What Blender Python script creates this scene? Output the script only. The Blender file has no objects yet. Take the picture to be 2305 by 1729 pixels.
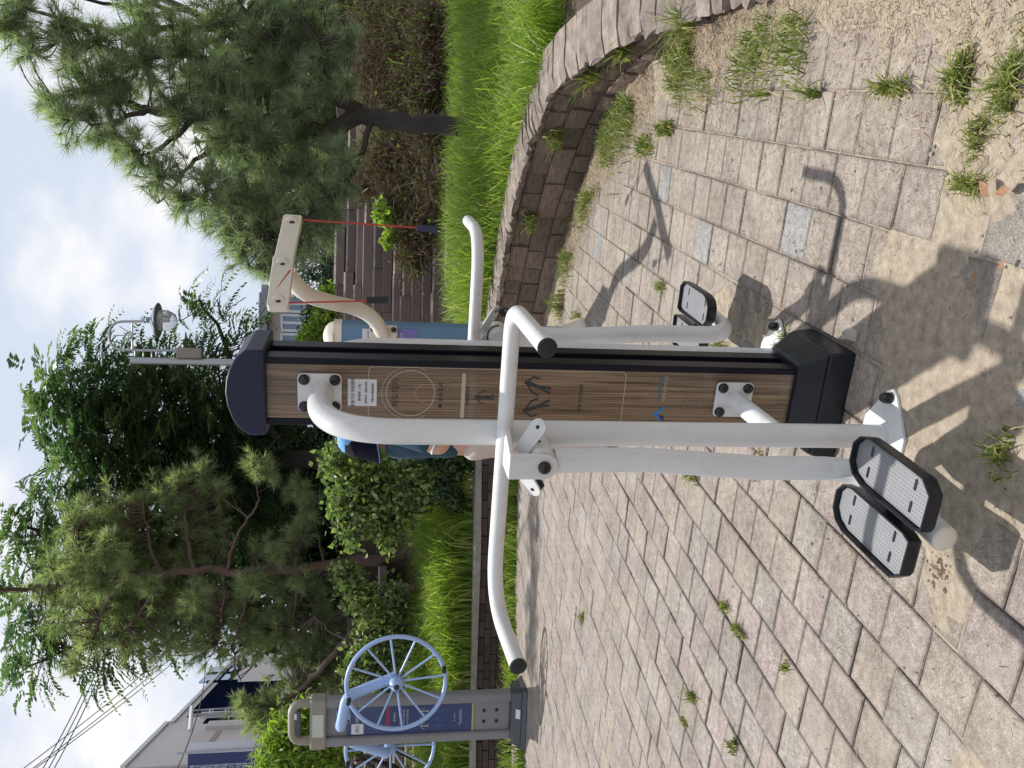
import bpy, math, random
import numpy as np
from mathutils import Matrix, Vector
random.seed(7); RNG = np.random.default_rng(11)
scene = bpy.context.scene
COL = scene.collection
R = math.radians

# ------------------------------------------------------------------ camera, sky, sun, exposure
CAM_H = 1.517
FPX = 1870.0                                   # focal length in pixels of the 2305 px wide photograph
cam_d = bpy.data.cameras.new('camera'); cam = bpy.data.objects.new('camera', cam_d); COL.objects.link(cam)
cam_d.sensor_fit = 'HORIZONTAL'; cam_d.sensor_width = 36.0; cam_d.lens = 36.0 * FPX / 2305.0
cam_d.clip_start = 0.05; cam_d.clip_end = 3000
CX = Vector((0.01920925, -0.15408275, -0.9878712))   # the phone was held on its side: picture right = down
CY = Vector((0.99981549, 0.00296036, 0.01897977))
CZ = Vector((0.0, -0.98805351, 0.15411119))
mw = Matrix(((CX.x, CY.x, CZ.x, 0), (CX.y, CY.y, CZ.y, 0), (CX.z, CY.z, CZ.z, CAM_H), (0, 0, 0, 1)))
cam.matrix_world = mw
scene.camera = cam

SUN_DIR = Vector((-0.133, 0.352, 1.0)).normalized()     # towards the sun
sun_el = math.asin(SUN_DIR.z)
sd = bpy.data.lights.new('sun', 'SUN'); sd.energy = 5.0; sd.angle = R(0.8); sd.color = (1.0, 0.97, 0.915)
so = bpy.data.objects.new('sun', sd); COL.objects.link(so)
so.rotation_euler = SUN_DIR.to_track_quat('Z', 'Y').to_euler(); so.location = (-3, 8, 20)

world = bpy.data.worlds.new('World'); scene.world = world; world.use_nodes = True
wn = world.node_tree; wn.nodes.clear()
def wnode(t, **k):
    n = wn.nodes.new(t)
    for a, v in k.items(): setattr(n, a, v)
    return n
w_out = wnode('ShaderNodeOutputWorld'); w_bg = wnode('ShaderNodeBackground'); w_bg.inputs['Strength'].default_value = 0.088
w_sky = wnode('ShaderNodeTexSky'); w_sky.sky_type = 'NISHITA'; w_sky.sun_disc = False
w_sky.sun_elevation = sun_el; w_sky.sun_rotation = math.atan2(SUN_DIR.x, SUN_DIR.y)
w_sky.air_density = 1.0; w_sky.dust_density = 2.0; w_sky.ozone_density = 1.5
w_tc = wnode('ShaderNodeTexCoord')
w_map = wnode('ShaderNodeMapping'); w_map.inputs['Scale'].default_value = (1.0, 1.0, 1.7); w_map.inputs['Location'].default_value = (3.1, 0.35, 0.2)
w_n1 = wnode('ShaderNodeTexNoise'); w_n1.inputs['Scale'].default_value = 3.4; w_n1.inputs['Detail'].default_value = 9; w_n1.inputs['Roughness'].default_value = 0.52
w_r1 = wnode('ShaderNodeValToRGB'); w_r1.color_ramp.elements[0].position = 0.47; w_r1.color_ramp.elements[1].position = 0.58
w_n2 = wnode('ShaderNodeTexNoise'); w_n2.inputs['Scale'].default_value = 5.5; w_n2.inputs['Detail'].default_value = 6
w_r2 = wnode('ShaderNodeValToRGB')
w_r2.color_ramp.elements[0].position = 0.40; w_r2.color_ramp.elements[0].color = (7.9, 8.5, 9.8, 1)
w_r2.color_ramp.elements[1].position = 0.58; w_r2.color_ramp.elements[1].color = (10.9, 10.8, 10.7, 1)
w_haze = wnode('ShaderNodeMix', data_type='RGBA'); w_haze.inputs[0].default_value = 0.86
w_haze.inputs[7].default_value = (7.9, 8.7, 10.1, 1)
w_mix = wnode('ShaderNodeMix', data_type='RGBA')
L = wn.links.new
L(w_tc.outputs['Generated'], w_map.inputs['Vector']); L(w_map.outputs[0], w_n1.inputs['Vector']); L(w_map.outputs[0], w_n2.inputs['Vector'])
w_sum = None
for (cx_, cy_, ang_, amp_) in ((205, 560, 6.5, .13), (70, 150, 5.0, .10), (110, 1500, 6.5, .12), (240, 1580, 6.5, .13), (360, 560, 5.0, .08), (440, 640, 5.0, .09)):
    px_, py_ = cx_ * 2305.0 / 2212.0, cy_ * 2305.0 / 2212.0
    dv = (CX * ((px_ - 1152.5) / FPX) + CY * ((864.5 - py_) / FPX) - CZ).normalized()
    dt = wnode('ShaderNodeVectorMath', operation='DOT_PRODUCT'); dt.inputs[1].default_value = dv; L(w_tc.outputs['Generated'], dt.inputs[0])
    mr_ = wnode('ShaderNodeMapRange'); mr_.interpolation_type = 'SMOOTHSTEP'; mr_.inputs[1].default_value = math.cos(R(ang_)); mr_.inputs[2].default_value = 1.0; mr_.inputs[3].default_value = 0; mr_.inputs[4].default_value = amp_; L(dt.outputs['Value'], mr_.inputs[0])
    ad = wnode('ShaderNodeMath', operation='ADD'); L(mr_.outputs[0], ad.inputs[0]); L(w_sum.outputs[0] if w_sum else w_n1.outputs['Fac'], ad.inputs[1]); w_sum = ad
L(w_sum.outputs[0], w_r1.inputs[0]); L(w_n2.outputs['Fac'], w_r2.inputs[0])
L(w_sky.outputs[0], w_haze.inputs[6]); L(w_haze.outputs[2], w_mix.inputs[6]); L(w_r2.outputs[0], w_mix.inputs[7]); L(w_r1.outputs[0], w_mix.inputs[0])
L(w_mix.outputs[2], w_bg.inputs['Color']); L(w_bg.outputs[0], w_out.inputs[0])

scene.render.engine = 'CYCLES'
scene.view_settings.view_transform = 'Standard'; scene.view_settings.look = 'None'
scene.view_settings.exposure = 0.12; scene.view_settings.gamma = 1.0; scene.view_settings.use_curve_mapping = False
scene.cycles.max_bounces = 8; scene.cycles.transparent_max_bounces = 8

# ------------------------------------------------------------------ helpers
K = 2305.0 / 2212.0
def ray(x, y):
    c = (x - 1152.5) / FPX; d = (864.5 - y) / FPX       # picture right, picture up
    v = CX * c + CY * d - CZ
    return v
def at(x, y, Y):
    """a point of the photograph (2212 px wide view) at the distance Y"""
    v = ray(x * K, y * K); t = Y / v.y
    return Vector((v.x * t, Y, CAM_H + v.z * t))
def ground(x, y, z=0.0):
    v = ray(x * K, y * K); t = (z - CAM_H) / v.z
    return Vector((v.x * t, v.y * t, z))

def tag(o, label=None, cat=None, group=None, kind=None):
    if label: o['label'] = label
    if cat: o['category'] = cat
    if group: o['group'] = group
    if kind: o['kind'] = kind
    return o
def empty(name, loc=(0, 0, 0), rz=0, label=None, cat=None, group=None, kind=None):
    o = bpy.data.objects.new(name, None); COL.objects.link(o); o.location = loc; o.rotation_euler = (0, 0, rz)
    o.empty_display_size = 0.1
    return tag(o, label, cat, group, kind)
def link(name, me, mat=None, parent=None, loc=None, rz=None):
    o = bpy.data.objects.new(name, me); COL.objects.link(o)
    if mat is not None and len(me.materials) == 0: me.materials.append(mat)
    if parent is not None: o.parent = parent
    if loc is not None: o.location = loc
    if rz is not None: o.rotation_euler = (0, 0, rz)
    return o
def np_mesh(name, V, F, attr=None, smooth=False):
    """V (n,3), F (m,k) arrays; attr: one float per face"""
    V = np.asarray(V, np.float32); F = np.asarray(F, np.int32); m, k = F.shape
    me = bpy.data.meshes.new(name)
    me.vertices.add(len(V)); me.vertices.foreach_set('co', V.ravel())
    me.loops.add(m * k); me.loops.foreach_set('vertex_index', F.ravel())
    me.polygons.add(m); me.polygons.foreach_set('loop_start', np.arange(0, m * k, k, dtype=np.int32))
    me.polygons.foreach_set('use_smooth', np.full(m, smooth))
    if attr is not None:
        a = me.attributes.new('rnd', 'FLOAT', 'FACE'); a.data.foreach_set('value', np.asarray(attr, np.float32))
    me.update(calc_edges=True); me.validate()
    return me

class MB:
    def __init__(s, T=None): s.v = []; s.f = []; s.T = T; s.sm = []
    def add(s, V, F, smooth=False):
        b = len(s.v)
        for p in V:
            p = Vector(p); s.v.append(s.T @ p if s.T is not None else p)
        for f in F: s.f.append([b + i for i in f]); s.sm.append(smooth)
        return s
    def box(s, c, d, rot=None):
        x, y, z = d[0] / 2, d[1] / 2, d[2] / 2
        V = [Vector((i, j, k)) for k in (-z, z) for j in (-y, y) for i in (-x, x)]
        if rot is not None: V = [rot @ p for p in V]
        V = [p + Vector(c) for p in V]
        return s.add(V, [(0, 2, 3, 1), (4, 5, 7, 6), (0, 1, 5, 4), (2, 6, 7, 3), (0, 4, 6, 2), (1, 3, 7, 5)])
    def tube(s, path, r, n=16, caps=True, close=False):
        path = [Vector(p) for p in path]; m = len(path)
        rr = r if isinstance(r, (list, tuple)) else [r] * m
        tan = []
        for i in range(m):
            a = path[(i - 1) % m] if (close or i > 0) else path[i]; b = path[(i + 1) % m] if (close or i < m - 1) else path[i]
            t = b - a
            tan.append(t.normalized() if t.length > 1e-9 else Vector((0, 0, 1)))
        u = tan[0].orthogonal().normalized(); V = []
        for i in range(m):
            u = (u - tan[i] * u.dot(tan[i])); u = u.normalized() if u.length > 1e-6 else tan[i].orthogonal().normalized()
            w = tan[i].cross(u)
            for k in range(n):
                a = 2 * math.pi * k / n
                V.append(path[i] + (u * math.cos(a) + w * math.sin(a)) * rr[i])
        F = []
        for i in range(m if close else m - 1):
            j = (i + 1) % m
            for k in range(n):
                F.append((i * n + k, i * n + (k + 1) % n, j * n + (k + 1) % n, j * n + k))
        b = len(s.v); s.add(V, F, True)
        if caps and not close:
            s.f.append([b + k for k in range(n)][::-1]); s.sm.append(False)
            s.f.append([b + (m - 1) * n + k for k in range(n)]); s.sm.append(False)
        return s
    def cyl(s, a, b, r, n=20): return s.tube([a, b], r, n)
    def lathe(s, c, axis, prof, n=24):
        """prof: list of (along, radius)"""
        ax = Vector(axis).normalized(); c = Vector(c)
        return s.tube([c + ax * p[0] for p in prof], [max(p[1], 1e-4) for p in prof], n)
    def dome(s, c, axis, r, h, n=20):
        return s.lathe(c, axis, [(0, r)] + [(h * math.sin(t), r * math.cos(t)) for t in [0.25, .55, .85, 1.15, 1.4, 1.55]], n)
    def prism(s, out, f3, d):
        """out: 2D outline; f3(u,v)->Vector; d: Vector of the extrusion"""
        n = len(out); A = [f3(*p) for p in out]; d = Vector(d); V = A + [p + d for p in A]
        F = [tuple(range(n))[::-1], tuple(range(n, 2 * n))] + [(i, (i + 1) % n, n + (i + 1) % n, n + i) for i in range(n)]
        return s.add(V, F)
    def build(s, name, mat, parent=None, angle=35, bevel=0, seg=2, subsurf=0):
        me = bpy.data.meshes.new(name); me.from_pydata([tuple(p) for p in s.v], [], s.f)
        me.polygons.foreach_set('use_smooth', np.full(len(s.f), True)); me.update(); me.validate()
        import bmesh
        bm = bmesh.new(); bm.from_mesh(me); bmesh.ops.recalc_face_normals(bm, faces=bm.faces); bm.to_mesh(me); bm.free()
        me.set_sharp_from_angle(angle=R(angle))
        o = link(name, me, mat, parent)
        if bevel:
            mo = o.modifiers.new('bevel', 'BEVEL'); mo.width = bevel; mo.segments = seg; mo.limit_method = 'ANGLE'; mo.angle_limit = R(40); mo.harden_normals = False
        if subsurf:
            mo = o.modifiers.new('sub', 'SUBSURF'); mo.levels = subsurf; mo.render_levels = subsurf
        return o
def fillet(pts, r, n=8):
    pts = [Vector(p) for p in pts]; out = [pts[0]]
    for i in range(1, len(pts) - 1):
        p = pts[i]; a = (pts[i - 1] - p); b = (pts[i + 1] - p)
        rr = r[i - 1] if isinstance(r, (list, tuple)) else r
        ang = a.angle(b); t = min(rr / math.tan(ang / 2), a.length * .49 if i > 1 else a.length * .98, b.length * .49 if i < len(pts) - 2 else b.length * .98)
        A = p + a.normalized() * t; B = p + b.normalized() * t
        for k in range(n + 1):
            s = k / n; out.append(A * (1 - s) ** 2 + p * 2 * s * (1 - s) + B * s * s)
    out.append(pts[-1]); return out
def rrect(x0, x1, y0, y1, r, n=5):
    o = []
    for cx, cy, a0 in ((x1 - r, y0 + r, -90), (x1 - r, y1 - r, 0), (x0 + r, y1 - r, 90), (x0 + r, y0 + r, 180)):
        for k in range(n + 1):
            a = R(a0 + 90 * k / n); o.append((cx + r * math.cos(a), cy + r * math.sin(a)))
    return o
def arc(p, a0, a1, r, n=10): return [(p[0] + r * math.cos(R(a0 + (a1 - a0) * k / n)), p[1] + r * math.sin(R(a0 + (a1 - a0) * k / n))) for k in range(n + 1)]

# ---- materials
def mat(name, col, rough=0.6, metal=0.0, var=0.0, scale=8.0, bump=0.0, bscale=60.0, col2=None, spec=0.5, coat=0.0, stretch=None, obj_rand=0.0, attr=False):
    m = bpy.data.materials.new(name); m.use_nodes = True; nt = m.node_tree; p = nt.nodes['Principled BSDF']
    p.inputs['Base Color'].default_value = (*col, 1); p.inputs['Roughness'].default_value = rough; p.inputs['Metallic'].default_value = metal
    p.inputs['Specular IOR Level'].default_value = spec; p.inputs['Coat Weight'].default_value = coat
    tc = nt.nodes.new('ShaderNodeTexCoord'); vec = tc.outputs['Object']
    if stretch:
        mp = nt.nodes.new('ShaderNodeMapping'); mp.inputs['Scale'].default_value = stretch; nt.links.new(vec, mp.inputs[0]); vec = mp.outputs[0]
    last = None
    if var > 0 or col2:
        n = nt.nodes.new('ShaderNodeTexNoise'); n.inputs['Scale'].default_value = scale; n.inputs['Detail'].default_value = 8; n.inputs['Roughness'].default_value = 0.62
        nt.links.new(vec, n.inputs['Vector'])
        r = nt.nodes.new('ShaderNodeValToRGB'); r.color_ramp.elements[0].position = 0.3; r.color_ramp.elements[1].position = 0.7
        c2 = col2 if col2 else tuple(c * (1 - var) for c in col)
        r.color_ramp.elements[0].color = (*c2, 1); r.color_ramp.elements[1].color = (*[min(1, c * (1 + var * .5)) for c in col], 1)
        nt.links.new(n.outputs['Fac'], r.inputs[0]); last = r.outputs[0]
    if obj_rand or attr:
        mx = nt.nodes.new('ShaderNodeMix'); mx.data_type = 'RGBA'; mx.blend_type = 'MULTIPLY'; mx.inputs[0].default_value = 1
        mr = nt.nodes.new('ShaderNodeMapRange'); mr.inputs[3].default_value = 1 - (obj_rand or 0.35); mr.inputs[4].default_value = 1 + (obj_rand or 0.35) * .6
        if attr:
            a = nt.nodes.new('ShaderNodeAttribute'); a.attribute_name = 'rnd'; nt.links.new(a.outputs['Fac'], mr.inputs[0])
        else:
            oi = nt.nodes.new('ShaderNodeObjectInfo'); nt.links.new(oi.outputs['Random'], mr.inputs[0])
        if last is not None: nt.links.new(last, mx.inputs[6])
        else: mx.inputs[6].default_value = (*col, 1)
        nt.links.new(mr.outputs[0], mx.inputs[7]); last = mx.outputs[2]
    if last is not None: nt.links.new(last, p.inputs['Base Color'])
    if bump:
        n2 = nt.nodes.new('ShaderNodeTexNoise'); n2.inputs['Scale'].default_value = bscale; n2.inputs['Detail'].default_value = 6
        nt.links.new(vec, n2.inputs['Vector']); b = nt.nodes.new('ShaderNodeBump'); b.inputs['Strength'].default_value = bump; b.inputs['Distance'].default_value = 0.01
        nt.links.new(n2.outputs['Fac'], b.inputs['Height']); nt.links.new(b.outputs[0], p.inputs['Normal'])
    return m
def leafmat(name, ca, cb, trans=0.4, rough=0.5, cc=None):
    """leaf: colour by the per face value rnd, some light through the blade"""
    m = bpy.data.materials.new(name); m.use_nodes = True; nt = m.node_tree; nt.nodes.clear()
    out = nt.nodes.new('ShaderNodeOutputMaterial'); p = nt.nodes.new('ShaderNodeBsdfPrincipled'); t = nt.nodes.new('ShaderNodeBsdfTranslucent')
    mx = nt.nodes.new('ShaderNodeMixShader'); mx.inputs[0].default_value = trans
    a = nt.nodes.new('ShaderNodeAttribute'); a.attribute_name = 'rnd'
    r = nt.nodes.new('ShaderNodeValToRGB'); r.color_ramp.elements[0].color = (*ca, 1); r.color_ramp.elements[1].color = (*cb, 1)
    if cc:
        e = r.color_ramp.elements.new(0.93); e.color = (*cb, 1); r.color_ramp.elements[2].color = (*cc, 1)
    p.inputs['Roughness'].default_value = rough; p.inputs['Specular IOR Level'].default_value = 0.4
    nt.links.new(a.outputs['Fac'], r.inputs[0]); nt.links.new(r.outputs[0], p.inputs['Base Color'])
    br = nt.nodes.new('ShaderNodeMix'); br.data_type = 'RGBA'; br.blend_type = 'MULTIPLY'; br.inputs[0].default_value = 1; br.inputs[7].default_value = (1.25, 1.5, .7, 1)
    nt.links.new(r.outputs[0], br.inputs[6]); nt.links.new(br.outputs[2], t.inputs['Color'])
    nt.links.new(p.outputs[0], mx.inputs[1]); nt.links.new(t.outputs[0], mx.inputs[2]); nt.links.new(mx.outputs[0], out.inputs[0])
    return m

white = mat('white_painted_steel', (.63, .63, .625), .36, var=.06, scale=6, bump=.02, bscale=14, coat=.15)
def weather(m, amt=.35, chip=True):
    """grey dust runs, faint scuffs and small chips in the paint"""
    nt = m.node_tree; p = nt.nodes['Principled BSDF']; prev = p.inputs['Base Color'].links[0].from_socket
    geo = nt.nodes.new('ShaderNodeNewGeometry'); mp = nt.nodes.new('ShaderNodeMapping'); mp.inputs['Scale'].default_value = (22, 22, 2.2); nt.links.new(geo.outputs['Position'], mp.inputs[0])
    def lay(vec, sc, det, p0, p1, col, f):
        n = nt.nodes.new('ShaderNodeTexNoise'); n.inputs['Scale'].default_value = sc; n.inputs['Detail'].default_value = det; n.inputs['Roughness'].default_value = .7; nt.links.new(vec, n.inputs['Vector'])
        r = nt.nodes.new('ShaderNodeMapRange'); r.inputs[1].default_value = p0; r.inputs[2].default_value = p1; r.inputs[3].default_value = 0; r.inputs[4].default_value = f; nt.links.new(n.outputs['Fac'], r.inputs[0])
        x = nt.nodes.new('ShaderNodeMix'); x.data_type = 'RGBA'; x.inputs[7].default_value = (*col, 1); nt.links.new(r.outputs[0], x.inputs[0]); return x
    x = lay(mp.outputs[0], 1.0, 6, .50, .78, (.30, .275, .24), amt); nt.links.new(prev, x.inputs[6]); cur = x.outputs[2]
    x = lay(geo.outputs['Position'], 9, 8, .56, .80, (.33, .30, .26), amt); nt.links.new(cur, x.inputs[6]); cur = x.outputs[2]
    if chip:
        x = lay(geo.outputs['Position'], 46, 4, .735, .745, (.10, .075, .06), .85); nt.links.new(cur, x.inputs[6]); cur = x.outputs[2]
    nt.links.new(cur, p.inputs['Base Color'])
weather(white)
cream = mat('cream_painted_steel', (.66, .60, .50), .42, var=.08, scale=5)
blackplastic = mat('black_plastic', (.011, .013, .018), .38, var=.35, scale=9, bump=.10, bscale=40, spec=.32)
capmat = mat('dark_slate_plastic', (.018, .023, .046), .45, var=.2, scale=4, spec=.25)
blackframe = mat('black_frame', (.005, .006, .011), .4, spec=.2)
rubber = mat('black_rubber', (.014, .014, .014), .7, bump=.1, bscale=90)
boltmat = mat('black_bolt_cap', (.006, .007, .010), .25)
wood = mat('wood_grain_laminate', (.33, .225, .145), .30, col2=(.05, .032, .02), scale=1.0, stretch=(330, 330, 3.0), coat=.3, spec=.4)
_r = [n for n in wood.node_tree.nodes if n.type == 'VALTORGB'][0].color_ramp; _r.elements[0].position = .34; _r.elements[1].position = .66
_nt = wood.node_tree; _p = _nt.nodes['Principled BSDF']; _src = _p.inputs['Base Color'].links[0].from_socket
_tc = _nt.nodes.new('ShaderNodeTexCoord'); _mp = _nt.nodes.new('ShaderNodeMapping'); _mp.inputs['Scale'].default_value = (48, 48, 1.4); _nt.links.new(_tc.outputs['Object'], _mp.inputs[0])
_n = _nt.nodes.new('ShaderNodeTexNoise'); _n.inputs['Scale'].default_value = 1.0; _n.inputs['Detail'].default_value = 5; _nt.links.new(_mp.outputs[0], _n.inputs['Vector'])
_rr = _nt.nodes.new('ShaderNodeValToRGB'); _rr.color_ramp.elements[0].position = .32; _rr.color_ramp.elements[0].color = (.55, .52, .50, 1); _rr.color_ramp.elements[1].position = .68; _rr.color_ramp.elements[1].color = (1.15, 1.12, 1.05, 1); _nt.links.new(_n.outputs['Fac'], _rr.inputs[0])
_mx = _nt.nodes.new('ShaderNodeMix'); _mx.data_type = 'RGBA'; _mx.blend_type = 'MULTIPLY'; _mx.inputs[0].default_value = 1; _nt.links.new(_src, _mx.inputs[6]); _nt.links.new(_rr.outputs[0], _mx.inputs[7]); _nt.links.new(_mx.outputs[2], _p.inputs['Base Color'])
wood_side = mat('dark_wood_laminate', (.14, .10, .07), .3, col2=(.04, .03, .022), scale=1.0, stretch=(150, 150, 2.5), coat=.3)
tanink = mat('tan_print', (.42, .34, .25), .4)
darkink = mat('dark_print', (.02, .022, .025), .4)
greyink = mat('grey_print', (.24, .19, .15), .4)
redink = mat('red_print', (.30, .05, .04), .4)
blueink = mat('blue_print', (.02, .16, .36), .4)
navyink = mat('navy_print', (.015, .015, .10), .4)
sticker = mat('white_sticker', (.62, .62, .66), .4, var=.1, scale=12)
cablemat = mat('cable', (.05, .05, .06), .5)

# ------------------------------------------------------------------ text (print on things)
def text(name, body, size, M, m, parent, align='CENTER', extrude=0.0006):
    c = bpy.data.curves.new('txt', 'FONT'); c.body = body; c.size = size; c.align_x = align; c.align_y = 'CENTER'; c.extrude = extrude; c.resolution_u = 2
    t = bpy.data.objects.new('txt', c); COL.objects.link(t); bpy.context.view_layer.update()
    me = bpy.data.meshes.new_from_object(t.evaluated_get(bpy.context.evaluated_depsgraph_get()))
    bpy.data.objects.remove(t); bpy.data.curves.remove(c)
    me.transform(M); me.materials.clear()
    return link(name, me, m, parent)
def face_m(origin, right, up):
    r = Vector(right).normalized(); u = Vector(up).normalized(); n = r.cross(u)
    return Matrix(((r.x, u.x, n.x, origin[0]), (r.y, u.y, n.y, origin[1]), (r.z, u.z, n.z, origin[2]), (0, 0, 0, 1)))

YAW = R(19.594)
ES = Vector((math.sin(YAW), math.cos(YAW), 0)); EB = Vector((math.cos(YAW), -math.sin(YAW), 0))

# ================================================================== SETTING
soil = mat('bare_soil', (.20, .15, .10), .95, col2=(.10, .075, .05), scale=6, bump=.6, bscale=40)
g = np_mesh('ground', [(-400, -200, -.12), (400, -200, -.12), (400, 700, -.12), (-400, 700, -.12)], [(0, 1, 2, 3)])
tag(link('ground', g, soil), kind='structure')

# curved planter wall: base line, height along it
wall_pts = [(0.10, 8.45, .54), (0.40, 7.95, .54), (0.74, 7.50, .54), (1.03, 7.12, .54), (1.33, 6.72, .54), (1.56, 6.25, .54), (1.77, 5.74, .54), (1.86, 5.28, .53), (1.87, 4.9, .49),
            (1.83, 4.35, .40), (1.75, 3.85, .27), (1.65, 3.42, .16), (1.55, 3.02, .09), (1.42, 2.62, .06), (1.26, 2.2, .05), (1.09, 1.8, .05), (0.87, 1.35, .05)]
def resample(pts, step):
    P = np.array(pts, float); d = np.r_[0, np.cumsum(np.linalg.norm(np.diff(P[:, :2], axis=0), axis=1))]
    n = max(2, int(d[-1] / step)); s = np.linspace(0, d[-1], n + 1)
    # smooth by Catmull-like averaging of linear interpolation
    Q = np.stack([np.interp(s, d, P[:, i]) for i in range(P.shape[1])], 1)
    for _ in range(int(0.5 / step)):
        Q[1:-1] = (Q[:-2] + 2 * Q[1:-1] + Q[2:]) / 4
    return Q
def inside_pave(x, y):
    # left of / in front of the curved wall, in front of the left planter
    W = wall_pts
    if y > 9.25: return False
    for i in range(len(W) - 1):
        y0, y1 = W[i][1], W[i + 1][1]
        if (y - y0) * (y - y1) <= 0 and y0 != y1:
            t = (y - y0) / (y1 - y0); xw = W[i][0] + t * (W[i + 1][0] - W[i][0])
            return x < xw + .08
    return x < 0.6 if y > 8.4 else x < .9

# ---- pavers
def paver_mesh(name, w=.1955, h=.05, c=.004):
    a = w / 2; b = a - c
    V = [(sx * a, sy * a, -h) for sx, sy in ((-1, -1), (1, -1), (1, 1), (-1, 1))] + [(sx * a, sy * a, -c) for sx, sy in ((-1, -1), (1, -1), (1, 1), (-1, 1))] + \
        [(sx * b, sy * b, 0) for sx, sy in ((-1, -1), (1, -1), (1, 1), (-1, 1))]
    F = [(i, (i + 1) % 4, 4 + (i + 1) % 4, 4 + i) for i in range(4)] + [(4 + i, 4 + (i + 1) % 4, 8 + (i + 1) % 4, 8 + i) for i in range(4)] + [(8, 9, 10, 11)]
    return np.array(V), np.array(F)
PV, PF = paver_mesh('p')
def pavermat(name, col, attr=False):
    m = bpy.data.materials.new(name); m.use_nodes = True; nt = m.node_tree; p = nt.nodes['Principled BSDF']; p.inputs['Roughness'].default_value = .85; p.inputs['Specular IOR Level'].default_value = .3
    geo = nt.nodes.new('ShaderNodeNewGeometry')
    def noise(s, d=6, r=.6):
        n = nt.nodes.new('ShaderNodeTexNoise'); n.inputs['Scale'].default_value = s; n.inputs['Detail'].default_value = d; n.inputs['Roughness'].default_value = r; nt.links.new(geo.outputs['Position'], n.inputs['Vector']); return n
    def ramp(n, p0, c0, p1, c1):
        r = nt.nodes.new('ShaderNodeValToRGB'); r.color_ramp.elements[0].position = p0; r.color_ramp.elements[1].position = p1; r.color_ramp.elements[0].color = (*c0, 1); r.color_ramp.elements[1].color = (*c1, 1); nt.links.new(n.outputs['Fac'], r.inputs[0]); return r
    def mul(a, b, f=1.0, mode='MULTIPLY'):
        x = nt.nodes.new('ShaderNodeMix'); x.data_type = 'RGBA'; x.blend_type = mode; x.inputs[0].default_value = f; nt.links.new(a, x.inputs[6]); nt.links.new(b, x.inputs[7]); return x
    base = nt.nodes.new('ShaderNodeRGB'); base.outputs[0].default_value = (*col, 1); cur = base.outputs[0]
    if attr:
        a = nt.nodes.new('ShaderNodeAttribute'); a.attribute_name = 'rnd'
        r = nt.nodes.new('ShaderNodeValToRGB'); r.color_ramp.interpolation = 'CONSTANT'
        r.color_ramp.elements[0].color = (*PCOL[0], 1); r.color_ramp.elements[1].position = .42; r.color_ramp.elements[1].color = (*PCOL[1], 1)
        for q, c in ((.72, PCOL[2]), (.95, PCOL[3])):
            e = r.color_ramp.elements.new(q); e.color = (*c, 1)
        nt.links.new(a.outputs['Fac'], r.inputs[0]); cur = r.outputs[0]
    else:
        oi = nt.nodes.new('ShaderNodeObjectInfo'); mr = nt.nodes.new('ShaderNodeMapRange'); mr.inputs[3].default_value = .92; mr.inputs[4].default_value = 1.05
        nt.links.new(oi.outputs['Random'], mr.inputs[0]); cur = mul(cur, mr.outputs[0]).outputs[2]
    speck = ramp(noise(190, 4, .75), .33, (.38, .36, .34), .66, (1.32, 1.31, 1.3)); cur = mul(cur, speck.outputs[0], .85).outputs[2]
    blot = ramp(noise(4, 8, .68), .30, (.66, .63, .60), .68, (1.12, 1.10, 1.08)); cur = mul(cur, blot.outputs[0]).outputs[2]
    spot = ramp(noise(31, 6, .75), .36, (.62, .59, .55), .60, (1.10, 1.09, 1.08)); cur = mul(cur, spot.outputs[0], .9).outputs[2]
    if not attr:        # grime collected along the edges of each block
        tc = nt.nodes.new('ShaderNodeTexCoord'); sx = nt.nodes.new('ShaderNodeSeparateXYZ'); nt.links.new(tc.outputs['Object'], sx.inputs[0])
        def mth(op, a, b=None):
            q = nt.nodes.new('ShaderNodeMath'); q.operation = op
            for i, v in enumerate((a, b)):
                if v is None: continue
                if isinstance(v, (int, float)): q.inputs[i].default_value = v
                else: nt.links.new(v, q.inputs[i])
            return q.outputs[0]
        e = mth('MAXIMUM', mth('ABSOLUTE', sx.outputs[0]), mth('ABSOLUTE', sx.outputs[1])); e = mth('ADD', e, mth('MULTIPLY', noise(30, 4).outputs['Fac'], .016))
        er = nt.nodes.new('ShaderNodeMapRange'); er.inputs[1].default_value = .090; er.inputs[2].default_value = .108; er.inputs[3].default_value = 1.0; er.inputs[4].default_value = .62
        nt.links.new(e, er.inputs[0]); cur = mul(cur, er.outputs[0]).outputs[2]
    # dried mud film near the worn ground round the machine and by the wall
    dust = nt.nodes.new('ShaderNodeMix'); dust.data_type = 'RGBA'; dust.inputs[7].default_value = (.36, .31, .25, 1)
    dn = ramp(noise(1.35, 9, .68), .50, (0, 0, 0), .74, (.6, .6, .6)); nt.links.new(cur, dust.inputs[6]); nt.links.new(dn.outputs[0], dust.inputs[0])
    nt.links.new(dust.outputs[2], p.inputs['Base Color'])
    b = nt.nodes.new('ShaderNodeBump'); b.inputs['Strength'].default_value = .35; b.inputs['Distance'].default_value = .004
    nt.links.new(noise(150, 4, .7).outputs['Fac'], b.inputs['Height']); nt.links.new(b.outputs[0], p.inputs['Normal'])
    return m
PCOL = [(.315, .282, .255), (.313, .275, .266), (.302, .284, .270), (.295, .30, .31)]
pm = [pavermat('paver_beige', PCOL[0]), pavermat('paver_pink', PCOL[1]), pavermat('paver_grey', PCOL[2]), pavermat('paver_blue_grey', PCOL[3])]
pm_far = pavermat('paver_mixed', PCOL[0], True)
pave = np_mesh('pavement', [(-12, -1, -.055), (3, -1, -.055), (3, 9.3, -.055), (-12, 9.3, -.055)], [(0, 1, 2, 3)])
pave_o = tag(link('pavement', pave, soil), kind='structure')
pav_meshes = []
for i in range(4):
    me = np_mesh('paver', PV, PF); me.materials.append(pm[i]); pav_meshes.append(me)
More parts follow.
